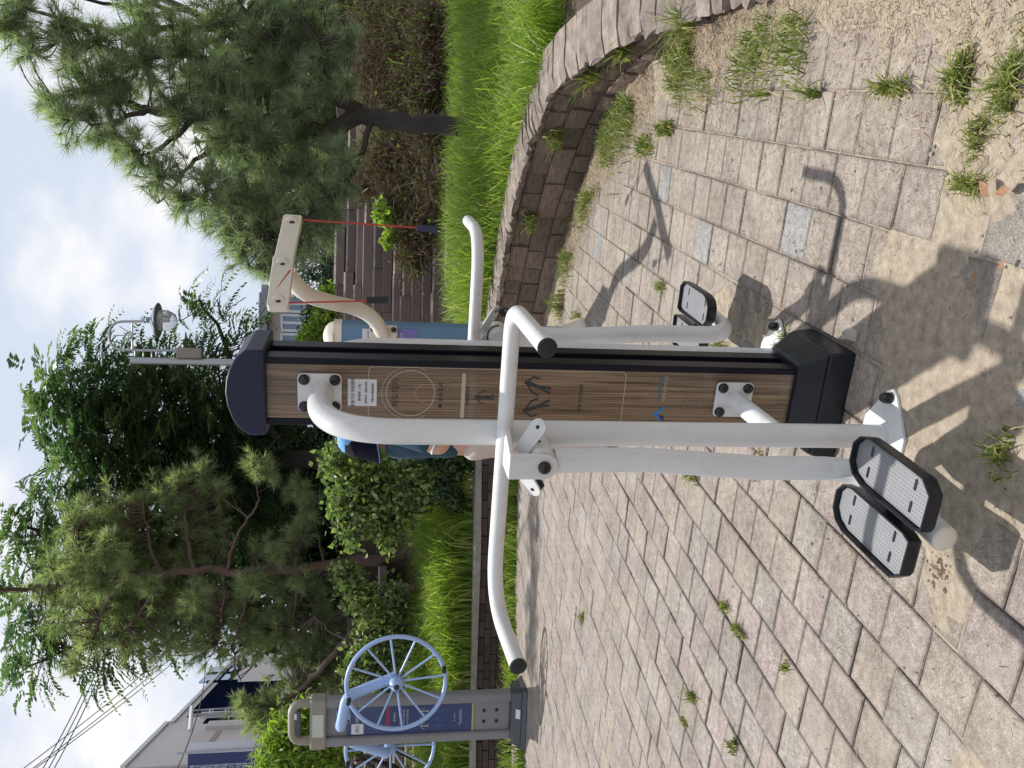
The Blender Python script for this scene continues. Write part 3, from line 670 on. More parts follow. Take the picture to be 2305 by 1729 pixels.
def bolt(T, p, axis, r=.0165, h=.014, parent=None):
    b = MB(T); b.lathe(p, axis, [(0, r), (h * .55, r), (h * .85, r * .82), (h, r * .5)], 18); return b.build('bolt_cap', boltmat, parent)
def plate_y(T, x0, x1, z0, z1, y, parent, rad=.014):
    b = MB(T); b.prism(rrect(x0, x1, z0, z1, rad), lambda u, v: Vector((u, y, v)), (0, -.009, 0)); return b.build('mounting_plate', white, parent, bevel=.0015)
def station(T, parent, lx, rx, le, re, ps=0.0, dr=.03):
    """one exercise place on the -y side; lx, rx: where the handlebar bends, le, re: length of its ends"""
    yp = -.39
    up = plate_y(T, -.062, .062, 1.640, 1.772, -PD / 2 - .005, parent)
    for sx in (-.044, .044):
        for sz in (1.660, 1.752): bolt(T, (sx, -PD / 2 - .014, sz), (0, -1, 0), parent=up)
    lo = plate_y(T, -.060, .060, .305, .432, -PD / 2 - .005, parent)
    for sx in (-.042, .042):
        for sz in (.326, .412): bolt(T, (sx, -PD / 2 - .014, sz), (0, -1, 0), parent=lo)
    path = fillet([(0, -PD / 2 - .012, 1.700), (0, yp, 1.700), (0, yp, .0)], .23, 14)
    b = MB(T); b.tube(path, .0362, 28); b.build('post', white, parent)
    b = MB(T); b.cyl((0, -PD / 2 - .012, .366), (0, yp + .02, .345), .030, 22); b.build('lower_strut', white, parent)
    b = MB(T); o = [(.155, yp - .0), (.14, yp + .025), (.03, yp + .105), (-.03, yp + .105), (-.14, yp + .025), (-.155, yp), (-.14, yp - .025), (-.03, yp - .105), (.03, yp - .105), (.14, yp - .025)]
    b.prism(o, lambda u, v: Vector((u, v, .002)), (0, 0, .012)); base = b.build('base_plate', white, parent, bevel=.002)
    for sx in (-.125, .125): bolt(T, (sx, yp, .014), (0, 0, 1), .017, .032, base)
    # handlebar
    yb = yp - .0362 - .020; z = 1.182
    hp = fillet([(rx, yb - re, z - dr), (rx + .005, yb, z), (lx - .005, yb, z), (lx, yb - le, z - dr)], [.07, .16], 10)
    b = MB(T); b.tube(hp, .0222, 22); bar = b.build('handlebar', white, parent)
    for e, q in ((hp[0], hp[1]), (hp[-1], hp[-2])):
        d = (Vector(e) - Vector(q)).normalized(); b = MB(T); b.lathe(Vector(e) - d * .002, d, [(0, .0232), (.006, .0232), (.009, .018)], 22); b.build('end_cap', rubber, bar)
    # pivot bracket under the bar
    px, pz = -.03, 1.085; yf = yp - .155
    b = MB(T)
    o = [(px - .037, 1.180), (px - .037, pz)] + arc((px, pz), 180, 360, .037, 10)[1:-1] + [(px + .037, pz), (px + .037, 1.180)]
    b.prism(o, lambda u, v: Vector((u, yf, v)), (0, -.008, 0)); b.build('pivot_plate', white, parent, bevel=.0015)
    b = MB(T); b.add([(px - .037, yf, 1.172), (px + .037, yf, 1.172), (.055, yb + .005, 1.172), (-.06, yb + .005, 1.172), (px - .037, yf, 1.180), (px + .037, yf, 1.180), (.055, yb + .005, 1.186), (-.06, yb + .005, 1.186)],
          [(3, 2, 1, 0), (4, 5, 6, 7), (0, 1, 5, 4), (1, 2, 6, 5), (2, 3, 7, 6), (3, 0, 4, 7)]); b.build('bracket_top', white, parent)
    b = MB(T); b.cyl((px, yp - .02, pz), (px, yf + .001, pz), .040, 24); hub = b.build('pivot_hub', white, parent)
    b = MB(T); b.tube([(px + .0415 * math.cos(a / 12 * math.pi), yp - .085, pz + .0415 * math.sin(a / 12 * math.pi)) for a in range(13)], .003, 6); b.build('seal_ring', rubber, hub)
    bolt(T, (px, yf - .008, pz), (0, -1, 0), .0175, .016, hub)
    for sx in (1, -1):
        Rm = Matrix.Translation((px + sx * .062, yp - .105, pz + .03)) @ Matrix.Rotation(sx * R(30), 4, 'Y') @ Matrix.Rotation(R(48), 4, 'X')
        b = MB(T); o = [(-.055, -.02), (.03, -.024)] + arc((.035, 0), -75, 75, .023, 6) + [(.03, .024), (-.055, .02)]
        b.prism(o, lambda u, v: Rm @ Vector((sx * u, v, 0)), (Rm.to_3x3() @ Vector((0, 0, .006)))); b.build('stop_tab', white, hub)
        b = MB(T); b.cyl(Rm @ Vector((sx * .034, 0, -.001)), Rm @ Vector((sx * .034, 0, .0075)), .0055, 10); b.build('tab_hole', boltmat, hub)
        if sx < 0:
            b = MB(T); b.box((px - .098, yp - .075, pz - .005), (.03, .03, .024), Matrix.Rotation(R(35), 3, 'Y')); b.build('stop_block', rubber, hub, bevel=.003)
    # pendulum
    pp = fillet([(px, yp - .120, 1.05), (px + .004, yp - .120, .80), (px - .018, yp - .125, .45), (px - .018, yp - .125, .125), (px - .035, yp - .495, .125)], [.3, .3, .16], 10)
    b = MB(T); b.tube(pp, .0345, 26); pen = b.build('pendulum', white, parent)
    d = (Vector(pp[-1]) - Vector(pp[-2])).normalized(); b = MB(T); b.dome(pp[-1], d, .0345, .012, 22); b.build('end_cap', cream, pen)
    b = MB(T); b.box((px - .01, yp - .37, .172), (.22, .06, .03)); b.build('pedal_bracket', blackplastic, pen, bevel=.004)
    for cx, yc in ((.04, yp - .372), (-.121, yp - .342)):
        cx += ps
        L0, W0 = .172, .069
        outl = [(-W0 * .86, -L0), (W0 * .55, -L0), (W0 * .98, -L0 * .78), (W0, -L0 * .5), (W0, L0 * .62), (W0 * .80, L0 * .86), (W0 * .4, L0), (-W0 * .4, L0), (-W0 * .82, L0 * .86), (-W0, L0 * .6), (-W0, -L0 * .84)]
        if cx < 0: outl = [(-u, v) for u, v in outl][::-1]
        n = len(outl); inn = [(u * .925, v * .968) for u, v in outl]; fl = [(u * .97, v * .985) for u, v in outl]
        V = [(cx + u * .9, yc + v * .94, .190) for u, v in outl] + [(cx + u, yc + v, .206) for u, v in outl] + [(cx + u, yc + v, .236) for u, v in outl] + [(cx + u, yc + v, .236) for u, v in inn] + [(cx + u, yc + v, .214) for u, v in inn]
        F = [tuple(range(n))[::-1]]
        for r_ in range(4): F += [(r_ * n + i, r_ * n + (i + 1) % n, (r_ + 1) * n + (i + 1) % n, (r_ + 1) * n + i) for i in range(n)]
        F += [tuple(range(4 * n, 5 * n))]
        b = MB(T); b.add(V, F); ped = b.build('pedal', blackplastic, parent, bevel=.003)
        V = [(cx + u * .89, yc + v * .96, .2145) for u, v in outl] + [(cx + u * .90, yc + v * .955, .2185) for u, v in outl]
        b = MB(T); b.add(V, [tuple(range(n))[::-1], tuple(range(n, 2 * n))] + [(i, (i + 1) % n, n + (i + 1) % n, n + i) for i in range(n)]); b.build('tread', treadm, ped)
        for sx in (-.030, .030):
            for sy in (-.095, .1):
                b = MB(T); b.prism(rrect(cx + sx - .0035, cx + sx + .0035, yc + sy - .016, yc + sy + .016, .0033, 3) if False else rrect(cx + sx - .016, cx + sx + .016, yc + sy - .0052, yc + sy + .0052, .005, 3), lambda u, v: Vector((u, v, .2184)), (0, 0, .0009)); b.build('slot', boltmat, ped)
    return pen
# tread: light grey plate with rows of small dark studs
treadm = mat('tread_plate', (.21, .21, .22), .42, var=.12, scale=20)
nt = treadm.node_tree; p = nt.nodes['Principled BSDF']; prev = p.inputs['Base Color'].links[0].from_socket
tc = nt.nodes.new('ShaderNodeTexCoord'); mp = nt.nodes.new('ShaderNodeVectorMath'); mp.operation = 'SCALE'; mp.inputs['Scale'].default_value = 95
fr = nt.nodes.new('ShaderNodeVectorMath'); fr.operation = 'FRACTION'; sb = nt.nodes.new('ShaderNodeVectorMath'); sb.operation = 'SUBTRACT'; sb.inputs[1].default_value = (.5, .5, 0)
fl = nt.nodes.new('ShaderNodeVectorMath'); fl.operation = 'MULTIPLY'; fl.inputs[1].default_value = (1, 1, 0); ln = nt.nodes.new('ShaderNodeVectorMath'); ln.operation = 'LENGTH'
lt = nt.nodes.new('ShaderNodeMath'); lt.operation = 'LESS_THAN'; lt.inputs[1].default_value = .31
nt.links.new(tc.outputs['Object'], mp.inputs[0]); nt.links.new(mp.outputs[0], fr.inputs[0]); nt.links.new(fr.outputs[0], sb.inputs[0]); nt.links.new(sb.outputs[0], fl.inputs[0]); nt.links.new(fl.outputs[0], ln.inputs[0]); nt.links.new(ln.outputs['Value'], lt.inputs[0])
mx = nt.nodes.new('ShaderNodeMix'); mx.data_type = 'RGBA'; nt.links.new(lt.outputs[0], mx.inputs[0]); nt.links.new(prev, mx.inputs[6]); mx.inputs[7].default_value = (.14, .14, .15, 1); nt.links.new(mx.outputs[2], p.inputs['Base Color'])
bu = nt.nodes.new('ShaderNodeBump'); bu.inputs['Strength'].default_value = .6; bu.inputs['Distance'].default_value = .003; nt.links.new(lt.outputs[0], bu.inputs['Height']); nt.links.new(bu.outputs[0], p.inputs['Normal'])
station(None, mac, -.505, .372, .315, .33)
station(Matrix.Rotation(math.pi, 4, 'Z'), mac, -.415, .40, .33, .30, .0, -.012)

# ================================================================== SHOULDER WHEEL MACHINE
grey_p = mat('grey_painted_steel', (.20, .20, .205), .45, var=.08, scale=5)
dgrey = mat('dark_grey_steel', (.055, .06, .068), .45)
lblue = mat('light_blue_steel', (.30, .42, .68), .35, coat=.2, var=.05, scale=5)
khaki = mat('khaki_plastic', (.24, .22, .17), .5)
panelblue = mat('blue_print_panel', (.012, .018, .11), .3, col2=(.015, .05, .16), scale=3, coat=.3)
WP = Vector((-3.42, 8.52, 0)); wm = empty('shoulder_wheel_machine', WP, R(-8), 'grey exercise post with two light blue spoked wheels and a dark blue instruction panel', 'exercise machine')
HW = .205
for sx in (-1, 1):
    b = MB(); b.prism(rrect(sx * HW - .05, sx * HW + .05, -.065, .065, .03), lambda u, v: Vector((u, v, .10)), (0, 0, 1.97)); b.build('side_post', grey_p, wm)
b = MB(); b.box((0, .01, 1.08), (2 * HW - .09, .05, 1.93)); b.build('backing', grey_p, wm)
b = MB(); b.box((0, -.022, 1.18), (2 * HW - .10, .012, 1.26)); pn = b.build('instruction_panel', panelblue, wm)
yw = -.030
tx = mat('panel_white_print', (.55, .58, .65), .5); tr = mat('panel_red_print', (.25, .03, .05), .5); tb = mat('panel_cyan_print', (.08, .22, .42), .5)
b = MB(); b.box((-.085, yw, 1.70), (.11, .002, .12)); st = b.build('sticker', sticker, pn)
text('lettering', '운동기구\n안전관리', .02, face_m((-.085, yw - .002, 1.70), (1, 0, 0), (0, 0, 1)), darkink, st)
text('lettering', '어깨돌리기', .042, face_m((.045, yw, 1.70), (1, 0, 0), (0, 0, 1)), tx, pn)
b = MB(); b.box((.03, yw, 1.40), (.22, .002, .03)); b.build('print_bar', tr, pn); text('lettering', '운동효과', .026, face_m((.03, yw - .001, 1.33), (1, 0, 0), (0, 0, 1)), tx, pn)
for i, t in enumerate(('어깨 관절의 유연성을', '높이고 근력을 강화', '하여 오십견을 예방')): text('lettering', t, .02, face_m((.03, yw, 1.27 - .035 * i), (1, 0, 0), (0, 0, 1)), tx, pn)
for j in range(2):
    for i in range(3):
        f_ = figure((-.08 + .08 * i), 0, .10, 0)
        for v in f_.v: v.y = yw - .001; v.z += .985 - .16 * j
        f_.build('pictogram', tb if j else tx, pn)
text('lettering', '주 의 사 항', .02, face_m((.0, yw, .72), (1, 0, 0), (0, 0, 1)), tx, pn)
text('lettering', '바르게 서서 손잡이를 잡고\n천천히 돌려 주십시오', .016, face_m((.0, yw, .66), (1, 0, 0), (0, 0, 1)), tx, pn)
b = MB(); b.box((0, -.026, .535), (2 * HW - .10, .012, .02)); b.build('trim_strip', mat('lime_trim', (.35, .38, .12), .5), wm)
lower = MB(); lower.box((0, -.022, .34), (2 * HW - .10, .01, .36)); lo_ = lower.build('lower_plate', grey_p, wm)
for sx in (-.06, .06):
    for sz in (.29, .42): bolt(None, (sx, -.027, sz), (0, -1, 0), .018, .012, lo_)
b = MB(); b.box((0, 0, 2.085), (.53, .17, .16)); band = b.build('collar', khaki, wm, bevel=.02, seg=3)
b = MB(); b.box((0, -.088, 2.085), (.24, .006, .11)); b.build('name_plate', mat('pale_plate', (.45, .47, .40), .5), band)
arch = fillet([(-.2, 0, 2.16), (-.2, 0, 2.34), (.2, 0, 2.34), (.2, 0, 2.16)], .11, 8)
b = MB(); b.tube(arch, .045, 16); b.build('top_arch', khaki, wm)
b = MB(); b.box((0, -.005, 2.30), (.27, .06, .085)); gl = b.build('solar_light', dgrey, wm, bevel=.01)
b = MB(); b.box((.08, -.037, 2.31), (.06, .004, .03)); b.build('label', sticker, gl)
b = MB(); b.box((0, 0, 2.352), (.30, .08, .012)); b.build('solar_panel', mat('solar_cell', (.45, .48, .52), .25, coat=.5), gl)
b = MB(); taper_box(b, .33, .19, 0, .30, .16, .05); taper_box(b, .30, .16, .0505, .27, .10, .15); ft = b.build('foot_cover', dgrey, wm, bevel=.008)
b = MB(); b.box((.07, -.147, .085), (.10, .004, .05), Matrix.Rotation(R(-27), 3, 'X')); b.build('label', sticker, ft)
def wheel(cx, cy, cz, Rw, sy, spin):
    w_ = MB(); w_.tube([(cx + Rw * math.cos(a * math.pi / 24), cy, cz + Rw * math.sin(a * math.pi / 24)) for a in range(48)], .021, 12, close=True); rim = w_.build('wheel_rim', lblue, wm)
    h = MB(); h.lathe((cx, cy + .07, cz), (0, -1, 0), [(0, .05), (.03, .065), (.09, .07), (.13, .055), (.15, .03)], 24); hub = h.build('wheel_hub', lblue, wm)
    if sy < 0: bolt(None, (cx, cy - .08, cz), (0, -1, 0), .026, .03, hub)
    for k in range(12):
        a = spin + k * math.pi / 6; s_ = MB(); s_.tube([(cx + .055 * math.cos(a), cy + .03, cz + .055 * math.sin(a)), (cx + Rw * math.cos(a), cy, cz + Rw * math.sin(a))], .0105, 8); s_.build('spoke', lblue, rim)
    for a in (R(108), R(-72)):
        g_ = MB(); q = Vector((cx + Rw * math.cos(a), cy, cz + Rw * math.sin(a))); g_.tube([q + Vector((0, -.005, 0)), q + Vector((0, -.02, 0)), q + Vector((0, -.09, 0))], [.026, .024, .02], 12); g_.build('handle_knob', rubber, rim)
def yoke(pts, parent_pt, sy):
    b = MB(); b.tube(fillet(pts, .14, 10), .052, 18); arm = b.build('wheel_arm', lblue, wm)
    b = MB(); x, y, z = parent_pt; b.prism(rrect(x - .07, x + .07, z - .07, z + .07, .02), lambda u, v: Vector((u, y, v)), (0, sy * .012, 0)); pl = b.build('mounting_plate', lblue, wm)
    for dx in (-.05, .05):
        for dz in (-.05, .05): bolt(None, (x + dx, y + sy * .012, z + dz), (0, sy, 0), .013, .01, pl)
wf = Vector((.60, -.42, 1.33)); wb = Vector((-.58, .42, 1.36))
wheel(*wf, .47, -1, R(8)); wheel(*wb, .47, 1, R(2))
yoke([(.06, -.03, 1.86), (.06, -.30, 1.86), (.42, -.30, 1.80), (.60, -.30, 1.34)], (.06, -.03, 1.84), -1)
yoke([(-.06, .04, 1.86), (-.06, .31, 1.86), (-.42, .31, 1.80), (-.58, .31, 1.38)], (-.06, .04, 1.84), 1)

# ================================================================== PULLEY MACHINE (blue post, red ropes)
steelblue = mat('steel_blue_paint', (.10, .19, .30), .45, var=.15, scale=3)
redrope = mat('red_rope', (.42, .045, .03), .7)
PP = Vector((.33, 6.3, 0)); pu = empty('rope_pulley_machine', PP, R(-20), 'blue exercise post with cream pulley arm and red ropes behind the wood-grain machine', 'exercise machine')
b = MB(); b.prism(rrect(-.11, .11, -.085, .085, .03), lambda u, v: Vector((u, v, .12)), (0, 0, 1.70)); post = b.build('post', steelblue, pu)
b = MB(); b.prism(rrect(-.115, .115, -.09, .09, .032), lambda u, v: Vector((u, v, 1.82)), (0, 0, .06)); b.build('collar', cream, pu)
b = MB(); b.lathe((0, 0, 1.88), (0, 0, 1), [(0, .112), (.035, .098), (.06, .07), (.075, .03), (.078, .004)], 24); b.build('dome_cap', cream, pu)
b = MB(); b.lathe((0, 0, 0), (0, 0, 1), [(0, .20), (.05, .19), (.11, .15), (.15, .125)], 24); b.build('foot_cover', cream, pu)
b = MB(); b.box((.02, -.088, 1.62), (.14, .004, .10)); st = b.build('sticker', sticker, pu); text('lettering', '안전수칙', .03, face_m((.02, -.0905, 1.62), (1, 0, 0), (0, 0, 1)), redink, st)
b = MB(); b.box((.02, -.088, 1.40), (.15, .004, .26)); st = b.build('instruction_plate', mat('violet_plate', (.17, .15, .42), .4), pu)
text('lettering', '온몸\n허리돌리기\n운동방법', .026, face_m((.02, -.0905, 1.41), (1, 0, 0), (0, 0, 1)), tx, st)
iw = (Matrix.Translation(PP) @ Matrix.Rotation(R(-20), 4, 'Z')).inverted()
A_ = [iw @ at(*q) for q in [(828, 728, 6.15), (812, 690, 6.0), (770, 664, 5.9), (720, 655, 5.65), (655, 636, 5.4), (622, 590, 5.3)]]
def smooth(pts, it=2):
    for _ in range(it):
        o = [pts[0]]
        for a, c in zip(pts[:-1], pts[1:]): o += [a * .75 + c * .25, a * .25 + c * .75]
        pts = o + [pts[-1]]
    return pts
b = MB(); b.tube(smooth(A_), .052, 16); b.build('curved_arm', cream, pu)
b = MB(); q = A_[0]; b.box(q + Vector((0, .01, -.0)), (.17, .03, .20)); fl_ = b.build('mounting_plate', cream, pu, bevel=.01)
for dx in (-.06, .06):
    for dz in (-.075, .075): bolt(None, q + Vector((dx, -.006, dz)), (0, -1, 0), .02, .02, fl_)
E0 = iw @ at(600, 668, 5.06); E1 = iw @ at(612, 572, 5.25); E2 = iw @ at(634, 470, 5.52)
def beam(p, q, w, h, name):
    d = q - p; ang = math.atan2(d.y, d.x); pit = math.atan2(d.z, math.hypot(d.x, d.y)); Rm = Matrix.Translation((p + q) / 2) @ Matrix.Rotation(ang, 4, 'Z') @ Matrix.Rotation(-pit, 4, 'Y')
    b = MB(); b.prism(rrect(-d.length / 2, d.length / 2, -h / 2, h / 2, .016), lambda u, v: Rm @ Vector((u, -w / 2, v)), Rm.to_3x3() @ Vector((0, w, 0))); return b.build(name, cream, pu, bevel=.004)
cb1 = beam(E0, E1 + (E1 - E0).normalized() * .05, .06, .125, 'pulley_beam'); cb2 = beam(E1 - (E2 - E1).normalized() * .03 + Vector((0, -.012, 0)), E2, .05, .115, 'pulley_beam')
for q, bb in ((E0, cb1), (E1, cb1), (E2, cb2)):
    dd = (E2 - E0).normalized(); q2 = q + dd * (.06 if q is E0 else -.0 if q is E1 else -.05)
    b = MB(); b.lathe(q2 + Vector((0, .02, 0)), (0, -1, 0), [(0, .045), (.05, .045), (.055, .04)], 22); b.build('pulley', cream, bb); bolt(None, q2 + Vector((0, -.032, 0)), (0, -1, 0), .02, .015, bb)
dd = (E2 - E0).normalized()
rL = E0 + dd * .055 + Vector((0, -.01, -.05)); rR = E2 - dd * .015 + Vector((0, -.01, -.03))
b = MB(); b.tube([rL, iw @ at(796, 650, 5.1)], .006, 6); r1 = b.build('rope', redrope, pu)
b = MB(); b.tube([rR, iw @ at(905, 492, 5.55)], .006, 6); r2 = b.build('rope', redrope, pu)
b = MB(); b.tube([E0 + dd * .09 + Vector((0, -.045, .055)), E1 - dd * .03 + Vector((0, -.045, -.05)) ], .006, 6); b.build('rope', redrope, pu)
b = MB(); b.tube([E1 + Vector((0, -.045, .04)), E2 + Vector((-.06, -.04, .06)), E2 + Vector((.0, -.03, .065))], .006, 6); b.build('rope', redrope, pu)
h0 = iw @ at(792, 649, 5.1); h1 = iw @ at(838, 647, 5.1); b = MB(); b.tube([h0, h0 + (h1 - h0) * .5, h1], [.02, .022, .024], 12); b.build('grip', rubber, pu)
h0 = iw @ at(900, 492, 5.55); h1 = iw @ at(945, 497, 5.55); b = MB(); b.tube([h0, h0 + (h1 - h0) * .5, h1], [.02, .022, .024], 12); b.build('grip', mat('navy_grip', (.02, .025, .06), .6), pu)

# ================================================================== VEGETATION
bark = mat('pine_bark', (.15, .105, .085), .95, col2=(.06, .045, .04), scale=7, stretch=(1, 1, .35), bump=1.0, bscale=16)
bark_red = mat('red_pine_bark', (.125, .078, .062), .95, col2=(.075, .05, .042), scale=6, stretch=(1, 1, .4), bump=1.0, bscale=16)
bark_dark = mat('dark_bark', (.075, .06, .055), .95, col2=(.035, .03, .028), scale=7, stretch=(1, 1, .35), bump=1.0, bscale=16)
needle = leafmat('pine_needles', (.15, .185, .13), (.40, .44, .32), .50, .42)
needle_w = leafmat('pine_needles_warm', (.15, .19, .105), (.40, .43, .26), .52, .42)
broad = leafmat('pinnate_leaves', (.028, .066, .042), (.17, .23, .12), .45, .4)
bushl = leafmat('bush_leaves', (.035, .075, .025), (.34, .40, .15), .42, .4)
brightl = leafmat('bright_leaves', (.13, .21, .03), (.32, .40, .08), .48, .45)
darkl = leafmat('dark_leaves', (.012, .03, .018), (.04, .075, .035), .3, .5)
grassm = leafmat('grass_blades', (.10, .17, .022), (.33, .41, .085), .45, .45, cc=(.50, .43, .22))
weedm = leafmat('weed_blades', (.09, .13, .025), (.24, .27, .07), .35, .5, cc=(.45, .36, .18))
drym = leafmat('dry_vines', (.030, .019, .015), (.17, .105, .072), .15, .8, cc=(.15, .18, .05))
drygrass = leafmat('dry_grass', (.20, .15, .08), (.42, .33, .19), .25, .8)

def unit(v): return v / (np.linalg.norm(v, axis=-1, keepdims=True) + 1e-9)
def rnd_dir(n, rng=RNG): return unit(rng.normal(size=(n, 3)))
def needles(centers, dirs, K_, Ln, wd, spread=.9, rng=RNG):
    """starburst tufts: K_ thin needles each; returns V,F,attr"""
    n = len(centers); c = np.repeat(centers, K_, 0); d = np.repeat(dirs, K_, 0)
    nd = unit(d + spread * rng.normal(size=(n * K_, 3)) * .62)
    ln = Ln * rng.uniform(.65, 1.1, (n * K_, 1)); c = c - d * rng.uniform(0, .6, (n * K_, 1)) * Ln
    side = unit(np.cross(nd, rnd_dir(n * K_, rng))) * wd
    tip = c + nd * ln; tip[:, 2] -= .12 * ln[:, 0] * rng.uniform(0, 1, n * K_)
    V = np.stack([c - side, c + side, tip], 1).reshape(-1, 3); F = np.arange(len(V)).reshape(-1, 3)
    tuft = np.repeat(rng.uniform(0, 1, n), K_)
    return V, F, np.clip(.6 * tuft + .4 * rng.uniform(0, 1, n * K_), 0, 1)
def cards(P, size, rng=RNG, up=.3, asp=.5, bias=None):
    """folded leaf blades, 4 triangles-worth: two quads hinged on the midrib"""
    n = len(P); d = rnd_dir(n, rng); d[:, 2] -= .3; d = unit(d)
    nn = rnd_dir(n, rng); nn[:, 2] += up; 
    s = unit(np.cross(d, nn)); nn = unit(np.cross(s, d)); L_ = size * rng.uniform(.6, 1.25, (n, 1)); W_ = L_ * asp
    a = P; t = P + d * L_; m1 = P + d * L_ * .45 + s * W_ * .5 + nn * W_ * .18; m2 = P + d * L_ * .45 - s * W_ * .5 + nn * W_ * .18
    V = np.stack([a, m1, t, m2], 1).reshape(-1, 3); i = np.arange(n)[:, None] * 4
    F = np.concatenate([i + np.array([[0, 1, 2]]), i + np.array([[0, 2, 3]])], 0)
    r_ = rng.uniform(0, 1, n); return V, F, np.r_[r_, r_]
def pinnate(P, D, Lr, nl, ll, rng=RNG):
    """compound leaves: pairs of leaflets along a drooping midrib"""
    n = len(P); s = unit(np.cross(D, np.tile([[0, 0, 1.]], (n, 1)) + .25 * rng.normal(size=(n, 3)))); Vs, As = [], []
    ln = Lr * rng.uniform(.7, 1.2, (n, 1)); r0 = rng.uniform(0, 1, n)
    for k in range(nl):
        t = (k + 1) / nl; c = P + D * ln * t; c[:, 2] -= (ln[:, 0] * .45 * t * t)
        for sg in (-1, 1):
            d = unit(s * sg + D * .45 + .12 * rng.normal(size=(n, 3))); d[:, 2] -= .28; d = unit(d)
            L_ = ll * (1.05 - .5 * abs(t - .5)) * rng.uniform(.8, 1.15, (n, 1)); w = unit(np.cross(d, D)); w = unit(np.cross(d, w)) * L_ * .17
            a = c; m1 = c + d * L_ * .4 + w; m2 = c + d * L_ * .4 - w; tp = c + d * L_
            Vs.append(np.stack([a, m1, tp, m2], 1)); As.append(np.clip(r0 * .75 + .25 * rng.uniform(0, 1, n), 0, 1))
    V = np.concatenate(Vs, 0).reshape(-1, 3); q = np.arange(len(V) // 4)[:, None] * 4
    return V, q + np.array([[0, 1, 2, 3]]), np.concatenate(As)
def blob_pts(blobs, n, rng=RNG, shell=.55):
    """points in ellipsoids given as (x, y, r, Y[, flat]) in the photograph; denser towards the surface"""
    W = np.array([b[2] ** 2 * (b[5] if len(b) > 5 else 1) for b in blobs], float); W /= W.sum(); out = []; nrm = []
    for b, w in zip(blobs, W):
        k = max(3, int(n * w)); c = np.array(at(b[0], b[1], b[3])); r = b[2] * K * b[3] / FPX
        d = rnd_dir(k, rng); rr = rng.uniform(shell, 1.0, (k, 1)) ** .7 * (1 + .28 * rng.normal(size=(k, 1))); fl = b[4] if len(b) > 4 else .8
        o = d * rr * r * np.array([[1, 1, fl]]); out.append(c + o); nrm.append(unit(d + np.array([[0, 0, .35]])))
    return np.concatenate(out), np.concatenate(nrm)
def tri(F):
    F = np.asarray(F); return F if F.shape[1] == 3 else np.concatenate([F[:, [0, 1, 2]], F[:, [0, 2, 3]]])
def merge(parts):
    Vs, Fs, As = [], [], []; o = 0
    for V, F, A in parts:
        if F.shape[1] == 4: A = np.r_[A, A]
        Vs.append(V); Fs.append(tri(F) + o); As.append(A); o += len(V)
    return np.concatenate(Vs), np.concatenate(Fs), np.concatenate(As)
def skel_tubes(mb, polylines, n=8):
    for pts, r0, r1 in polylines:
        m = len(pts); mb.tube(pts, [r0 + (r1 - r0) * i / (m - 1) for i in range(m)], n)
def poly_pts(polylines):
    P = []
    for pts, r0, r1 in polylines:
        for a, c in zip(pts[:-1], pts[1:]):
            for t in np.linspace(0, 1, 6): P.append(a.lerp(c, t))
    return np.array([tuple(p) for p in P])
def twigs(mb, skel, targets, r=.006, every=1, rng=random):
    """thin bent twigs from the nearest limb to the tufts"""
    for k in range(0, len(targets), every):
        t = targets[k]; d = np.linalg.norm(skel - t, axis=1) + np.maximum(0, skel[:, 2] - t[2]) * .4; j = int(np.argmin(d))
        if d[j] < .04: continue
        a = Vector(skel[j]); c = Vector(t); m_ = a.lerp(c, .55) + Vector((rng.uniform(-1, 1), rng.uniform(-1, 1), rng.uniform(-.6, 1))) * (c - a).length * .12
        mb.tube([a, m_, c], [r * (1 + .9 * min(1.5, d[j])), r * (.9 + .4 * min(1.5, d[j])), r * .6], 4, caps=False)
def wig(pts, amt=.03, seed=0, n=4):
    """resample a limb with small kinks"""
    r_ = random.Random(seed); o = [pts[0]]
    for a, c in zip(pts[:-1], pts[1:]):
        for k in range(1, n + 1):
            p = a.lerp(c, k / n); l = (c - a).length
            if k < n: p = p + Vector((r_.uniform(-1, 1), r_.uniform(-1, 1), r_.uniform(-1, 1))) * amt * l
            o.append(p)
    return o
def rel(V, base): return V - np.array(base)
def limb(pts, Y0, Y1, r0, r1, seed):
    n = len(pts); P = [at(p[0], p[1], Y0 + (Y1 - Y0) * i / max(1, n - 1)) for i, p in enumerate(pts)]
    return (wig(P, .05, seed), r0, r1)
def tree(name, label, cat, base, limbs, leafparts, lmat, bmat, twig_targets=None, twig_r=.006, every=1, group=None):
    root = empty(name, base, 0, label, cat, group)
    mb = MB(); skel_tubes(mb, limbs)
    if twig_targets is not None: twigs(mb, poly_pts(limbs), twig_targets, twig_r, every)
    B = Vector(base)
    for i, v in enumerate(mb.v): mb.v[i] = v - B
    mb.build('trunk', bmat, root, angle=60)
    V, F, A = merge(leafparts); link('crown', np_mesh('crown', rel(V, base), F, A), lmat, root)
    return root

